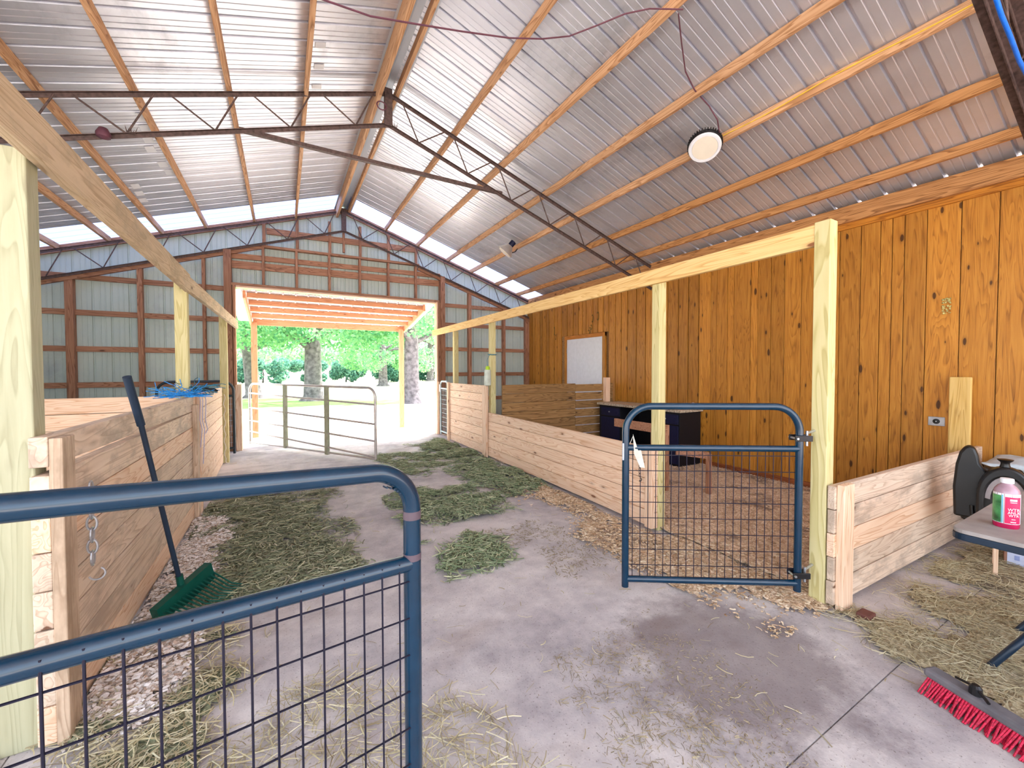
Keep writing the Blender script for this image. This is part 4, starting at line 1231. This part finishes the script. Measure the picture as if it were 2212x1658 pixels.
litter_pile('loose_hay', 'thin scatter of hay in the far half of the aisle', 'hay', [(1.5, 7.4), (2.3, 7.2), (2.4, 6.3), (2.1, 5.7), (1.6, 5.6), (1.3, 6.2)], 1700, 'hay_bright', 'hay_bed', H=.02, thr=.0, seed=6, ln=(.04, .1))
litter_pile('loose_hay', 'small green clump of hay in front of the low right wall', 'hay', [(1.15, 3.15), (1.47, 3.35), (1.72, 3.1), (1.5, 2.78), (1.1, 2.75)], 900, 'hay_bright', 'hay_bed', H=.035, thr=-.1, seed=7, ln=(.05, .14))
litter_pile('loose_chaff', 'brown chaff scattered between the green clump and the low right wall', 'hay', [(1.65, 3.3), (2.17, 3.1), (2.5, 2.75), (2.2, 2.35), (1.69, 2.6)], 1300, 'chaff', None, thr=.0, seed=8, ln=(.01, .045), lift=.006, wd_=.0018)
litter_pile('loose_chaff', 'ragged heap of chaff and stems at the bottom centre of the floor', 'hay', [(1.22, 1.62), (1.42, 1.6), (1.5, 1.1), (1.4, .95), (1.1, 1.0), (1.1, 1.35)], 1000, 'chaff', None, thr=-.12, seed=9, ln=(.006, .04), lift=.01, wd_=.0013, curl=.2, fscale=5, edge=.1)
litter_pile('loose_chaff', 'long brown streak of chaff towards the lower right of the floor', 'hay', [(1.55, 1.65), (1.9, 1.5), (1.86, 1.0), (1.68, .75), (1.56, .95), (1.52, 1.36)], 1300, 'chaff', None, thr=-.12, seed=10, ln=(.005, .022), lift=.004, wd_=.0013, curl=.2, fscale=6, edge=.1)
litter_pile('loose_straw', 'pale straw strewn behind the foreground gate, bottom centre', 'straw', [(-.1, 2.1), (.35, 1.95), (.75, 1.55), (.62, 1.25), (.1, 1.5), (-.3, 1.8)], 1000, 'straw', None, thr=-.02, seed=12, ln=(.04, .13), lift=.02, wd_=.0016, fscale=4, curl=.25)
litter_pile('loose_straw', 'pale straw and hay strewn at the foot of the near left wall', 'straw', [(-.7, 3.2), (-.45, 3.3), (-.2, 2.4), (-.15, 1.6), (-.75, 1.6), (-.8, 2.3)], 2600, 'straw', 'hay_bed', H=.02, thr=0.0, seed=13, ln=(.04, .14), lift=.02, wd_=.002, fscale=3, curl=.3)
litter_pile('wood_shavings', 'white wood shavings drifted along the foot of the left stall wall', 'shavings', [(-.79, 5.3), (-.6, 5.0), (-.52, 4.0), (-.5, 3.1), (-.55, 2.4), (-.78, 2.3), (-.79, 3.5)], 5200, 'shave_pale', 'shave_bed', H=.03, thr=-.35, seed=14, ln=(.012, .035), wd_=.006, lift=.01, curl=.9, cx_=(-.79, 9))
litter_pile('wood_shavings', 'tan wood shavings spilling out beneath the low right stall wall', 'shavings', [(2.97, 4.6), (2.97, 2.6), (2.75, 2.1), (2.5, 2.0), (2.35, 2.5), (2.55, 3.2), (2.7, 4.0)], 5200, 'shave', 'bedding', H=.02, thr=-.3, seed=15, ln=(.012, .04), wd_=.005, lift=.01, curl=.9, cx_=(-9, 2.93))
litter_pile('stall_bedding', 'brown and tan shavings bedding covering the floor of the right stall', 'bedding', [(3.06, 5.9), (5.68, 5.86), (5.68, 1.32), (3.08, 1.32)], 13000, 'shave', 'bedding', H=.025, thr=-1.2, seed=16, ln=(.012, .045), wd_=.005, lift=.012, curl=.9, edge=.03, cx_=(3.05, 5.7))
litter_pile('wood_shavings', 'tan shavings spilling out under the right mesh gate between its two posts', 'shavings', [(3.1, 2.56), (3.1, 1.28), (2.75, 1.45), (2.42, 1.8), (2.5, 2.2), (2.9, 2.5)], 2600, 'shave', 'bedding', H=.02, thr=-.3, seed=26, ln=(.012, .045), wd_=.004, lift=.01, curl=.9, edge=.2, cx_=(-9, 3.05))
litter_pile('loose_straw', 'matted straw around the table on the right', 'straw', [(2.98, 1.08), (5.6, 1.0), (5.6, .2), (4.0, -.2), (2.75, .1), (2.7, .5), (2.74, .85)], 7500, 'straw', 'straw_bed', H=.018, thr=-.12, seed=17, ln=(.04, .16), wd_=.0014, lift=.02, edge=.1, curl=.3)
litter_pile('loose_straw', 'single straws scattered over the bare concrete of the aisle', 'straw', [(-.6, 8.5), (2.9, 8.5), (2.6, 2.0), (2.6, .3), (.6, .3), (-.6, 1.5)], 900, 'straw', None, thr=-.9, seed=18, ln=(.02, .1), wd_=.0018, lift=.004, edge=.05)
litter_pile('stall_bedding', 'brown bedding covering the floor of the far right stall', 'bedding', [(3.25, 6.2), (5.65, 6.2), (5.65, 9.0), (3.4, 9.0)], 500, 'shave', 'bedding', H=.02, thr=-.9, seed=19, edge=.03, cx_=(3.2, 5.7))
litter_pile('stall_bedding', 'tan bedding covering the floor of the near left stall', 'bedding', [(-3.35, 5.2), (-1.05, 5.2), (-1.05, 1.0), (-3.35, 1.0)], 500, 'shave', 'bedding', H=.02, thr=-.9, seed=20, edge=.03, cx_=(-3.4, -.98))

# ------------------------------------------------------------------ trees outside
def leaves(mb_name, mat, parent, centers, n, size, seed, mn=.3, flat=.75):
    rg = np.random.default_rng(seed)
    C = np.array([c_[:3] for c_ in centers])
    Rr = np.array([c_[3] for c_ in centers])
    k = rg.choice(len(C), n, p=Rr ** 2 / (Rr ** 2).sum())
    v = rg.normal(size=(n, 3))
    v /= np.linalg.norm(v, axis=1)[:, None]
    rad = Rr[k] * rg.uniform(mn, 1, n) ** .6
    p = C[k] + v * rad[:, None] * np.array([1, 1, flat])
    a = rg.normal(size=(n, 3))
    a /= np.linalg.norm(a, axis=1)[:, None]
    b = np.cross(a, rg.normal(size=(n, 3)))
    b /= np.linalg.norm(b, axis=1)[:, None]
    s = size * rg.uniform(.6, 1.3, n)[:, None]
    V = np.stack([p - a * s, p + b * s * .55, p + a * s, p - b * s * .55], 1).reshape(-1, 3)
    F = np.arange(4 * n).reshape(-1, 4)
    me = bpy.data.meshes.new(mb_name)
    me.from_pydata(V.tolist(), [], F.tolist())
    me.materials.append(M[mat])
    o = bpy.data.objects.new(mb_name, me)
    link(o, parent)
    return o
def tree(label, x, y, r, zc_, rc, h, n, size, seed, mat='leaf', lean=0, low=2.6, group='trees beyond the yard'):
    rg = random.Random(seed)
    t = thing('oak_tree', label, 'tree', (x, y, -.06), 0, group)
    pts = [(0, 0, 0), (0, 0, .25), (lean * .2, 0, 1.2), (lean * .6, 0, 3), (lean, 0, h * .55), (lean * 1.1, 0, h * .8)]
    MB().tube(pts, [r * 1.7, r * 1.15, r, r * .9, r * .6, r * .25], 14).build('trunk', 'bark', t, smooth=True)
    for i in range(7):
        a = i * 2.4 + seed
        z0 = rg.uniform(2.6, h * .55)
        ex, ey = math.cos(a) * rc * .8, math.sin(a) * rc * .8
        MB().tube([(lean * .8, 0, z0), (ex * .4, ey * .4, z0 + .7), (ex, ey, z0 + rg.uniform(.2, 1.8))], [r * .38, r * .24, r * .07], 8).build('branch', 'bark', t, smooth=True)
    cs = []
    for i in range(26):
        a = rg.uniform(0, 6.283)
        q = rc * math.sqrt(rg.random())
        cs.append((math.cos(a) * q, math.sin(a) * q, rg.uniform(low + .6, h), rc * rg.uniform(.2, .36)))
    for i in range(18):
        a = rg.uniform(0, 6.283)
        q = rc * rg.uniform(.35, 1)
        cs.append((math.cos(a) * q, math.sin(a) * q, low + rg.uniform(0, 1.3), rc * rg.uniform(.14, .24)))
    leaves('crown', mat, t, cs, int(n * 1.05), size * .62, seed)
    return t
tree('thick grey trunk tree centred in the far doorway', 1.36, 23.5, .42, 6, 5.0, 9.5, 17000, .17, 3, low=2.9)
tree('tree on the left of the far doorway, partly behind the canopy post', -1.5, 27.5, .36, 6, 5.0, 9, 12000, .18, 5, low=3.0, lean=-.4)
tree('tall furrowed trunk tree right behind the right canopy post', 5.35, 19.2, .36, 6, 4.2, 9, 13000, .15, 8, low=3.0)
tree('smaller tree standing alone on the sunny lawn', 8.8, 42, .42, 6, 4.6, 8.5, 11000, .24, 13, low=1.9)
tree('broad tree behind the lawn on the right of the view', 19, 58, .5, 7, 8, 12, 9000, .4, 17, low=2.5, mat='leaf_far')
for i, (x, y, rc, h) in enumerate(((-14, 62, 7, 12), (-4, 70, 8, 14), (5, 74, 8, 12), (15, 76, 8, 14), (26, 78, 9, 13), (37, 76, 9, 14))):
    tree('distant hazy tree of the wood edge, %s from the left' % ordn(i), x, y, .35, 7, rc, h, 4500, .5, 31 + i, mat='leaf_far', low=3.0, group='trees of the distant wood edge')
rg = random.Random(4)
for i in range(11):
    x = -12 + i * 4.9 + rg.uniform(-.1, .1)
    y = 58 + rg.uniform(-2, 4) + max(0, i - 5) * .8
    t = thing('shrub', 'dense bluish-green shrub of the hedge line beyond the lawn, %s from the left' % (ordn(i) if i < 10 else 'last'), 'shrub', (x, y, -.06), 0, 'shrubs along the far hedge')
    cs = [(rg.uniform(-2.0, 2.0), rg.uniform(-.8, .8), rg.uniform(.5, 2.6), rg.uniform(.7, 1.2)) for _ in range(13)]
    leaves('foliage', 'leaf_shrub', t, cs, 4200, .2, 60 + i, mn=.6)
    MB().tube([(0, 0, 0), (.1, 0, 1.0), (.0, 0, 1.8)], [.12, .08, .03], 7).build('stem', 'bark', t)
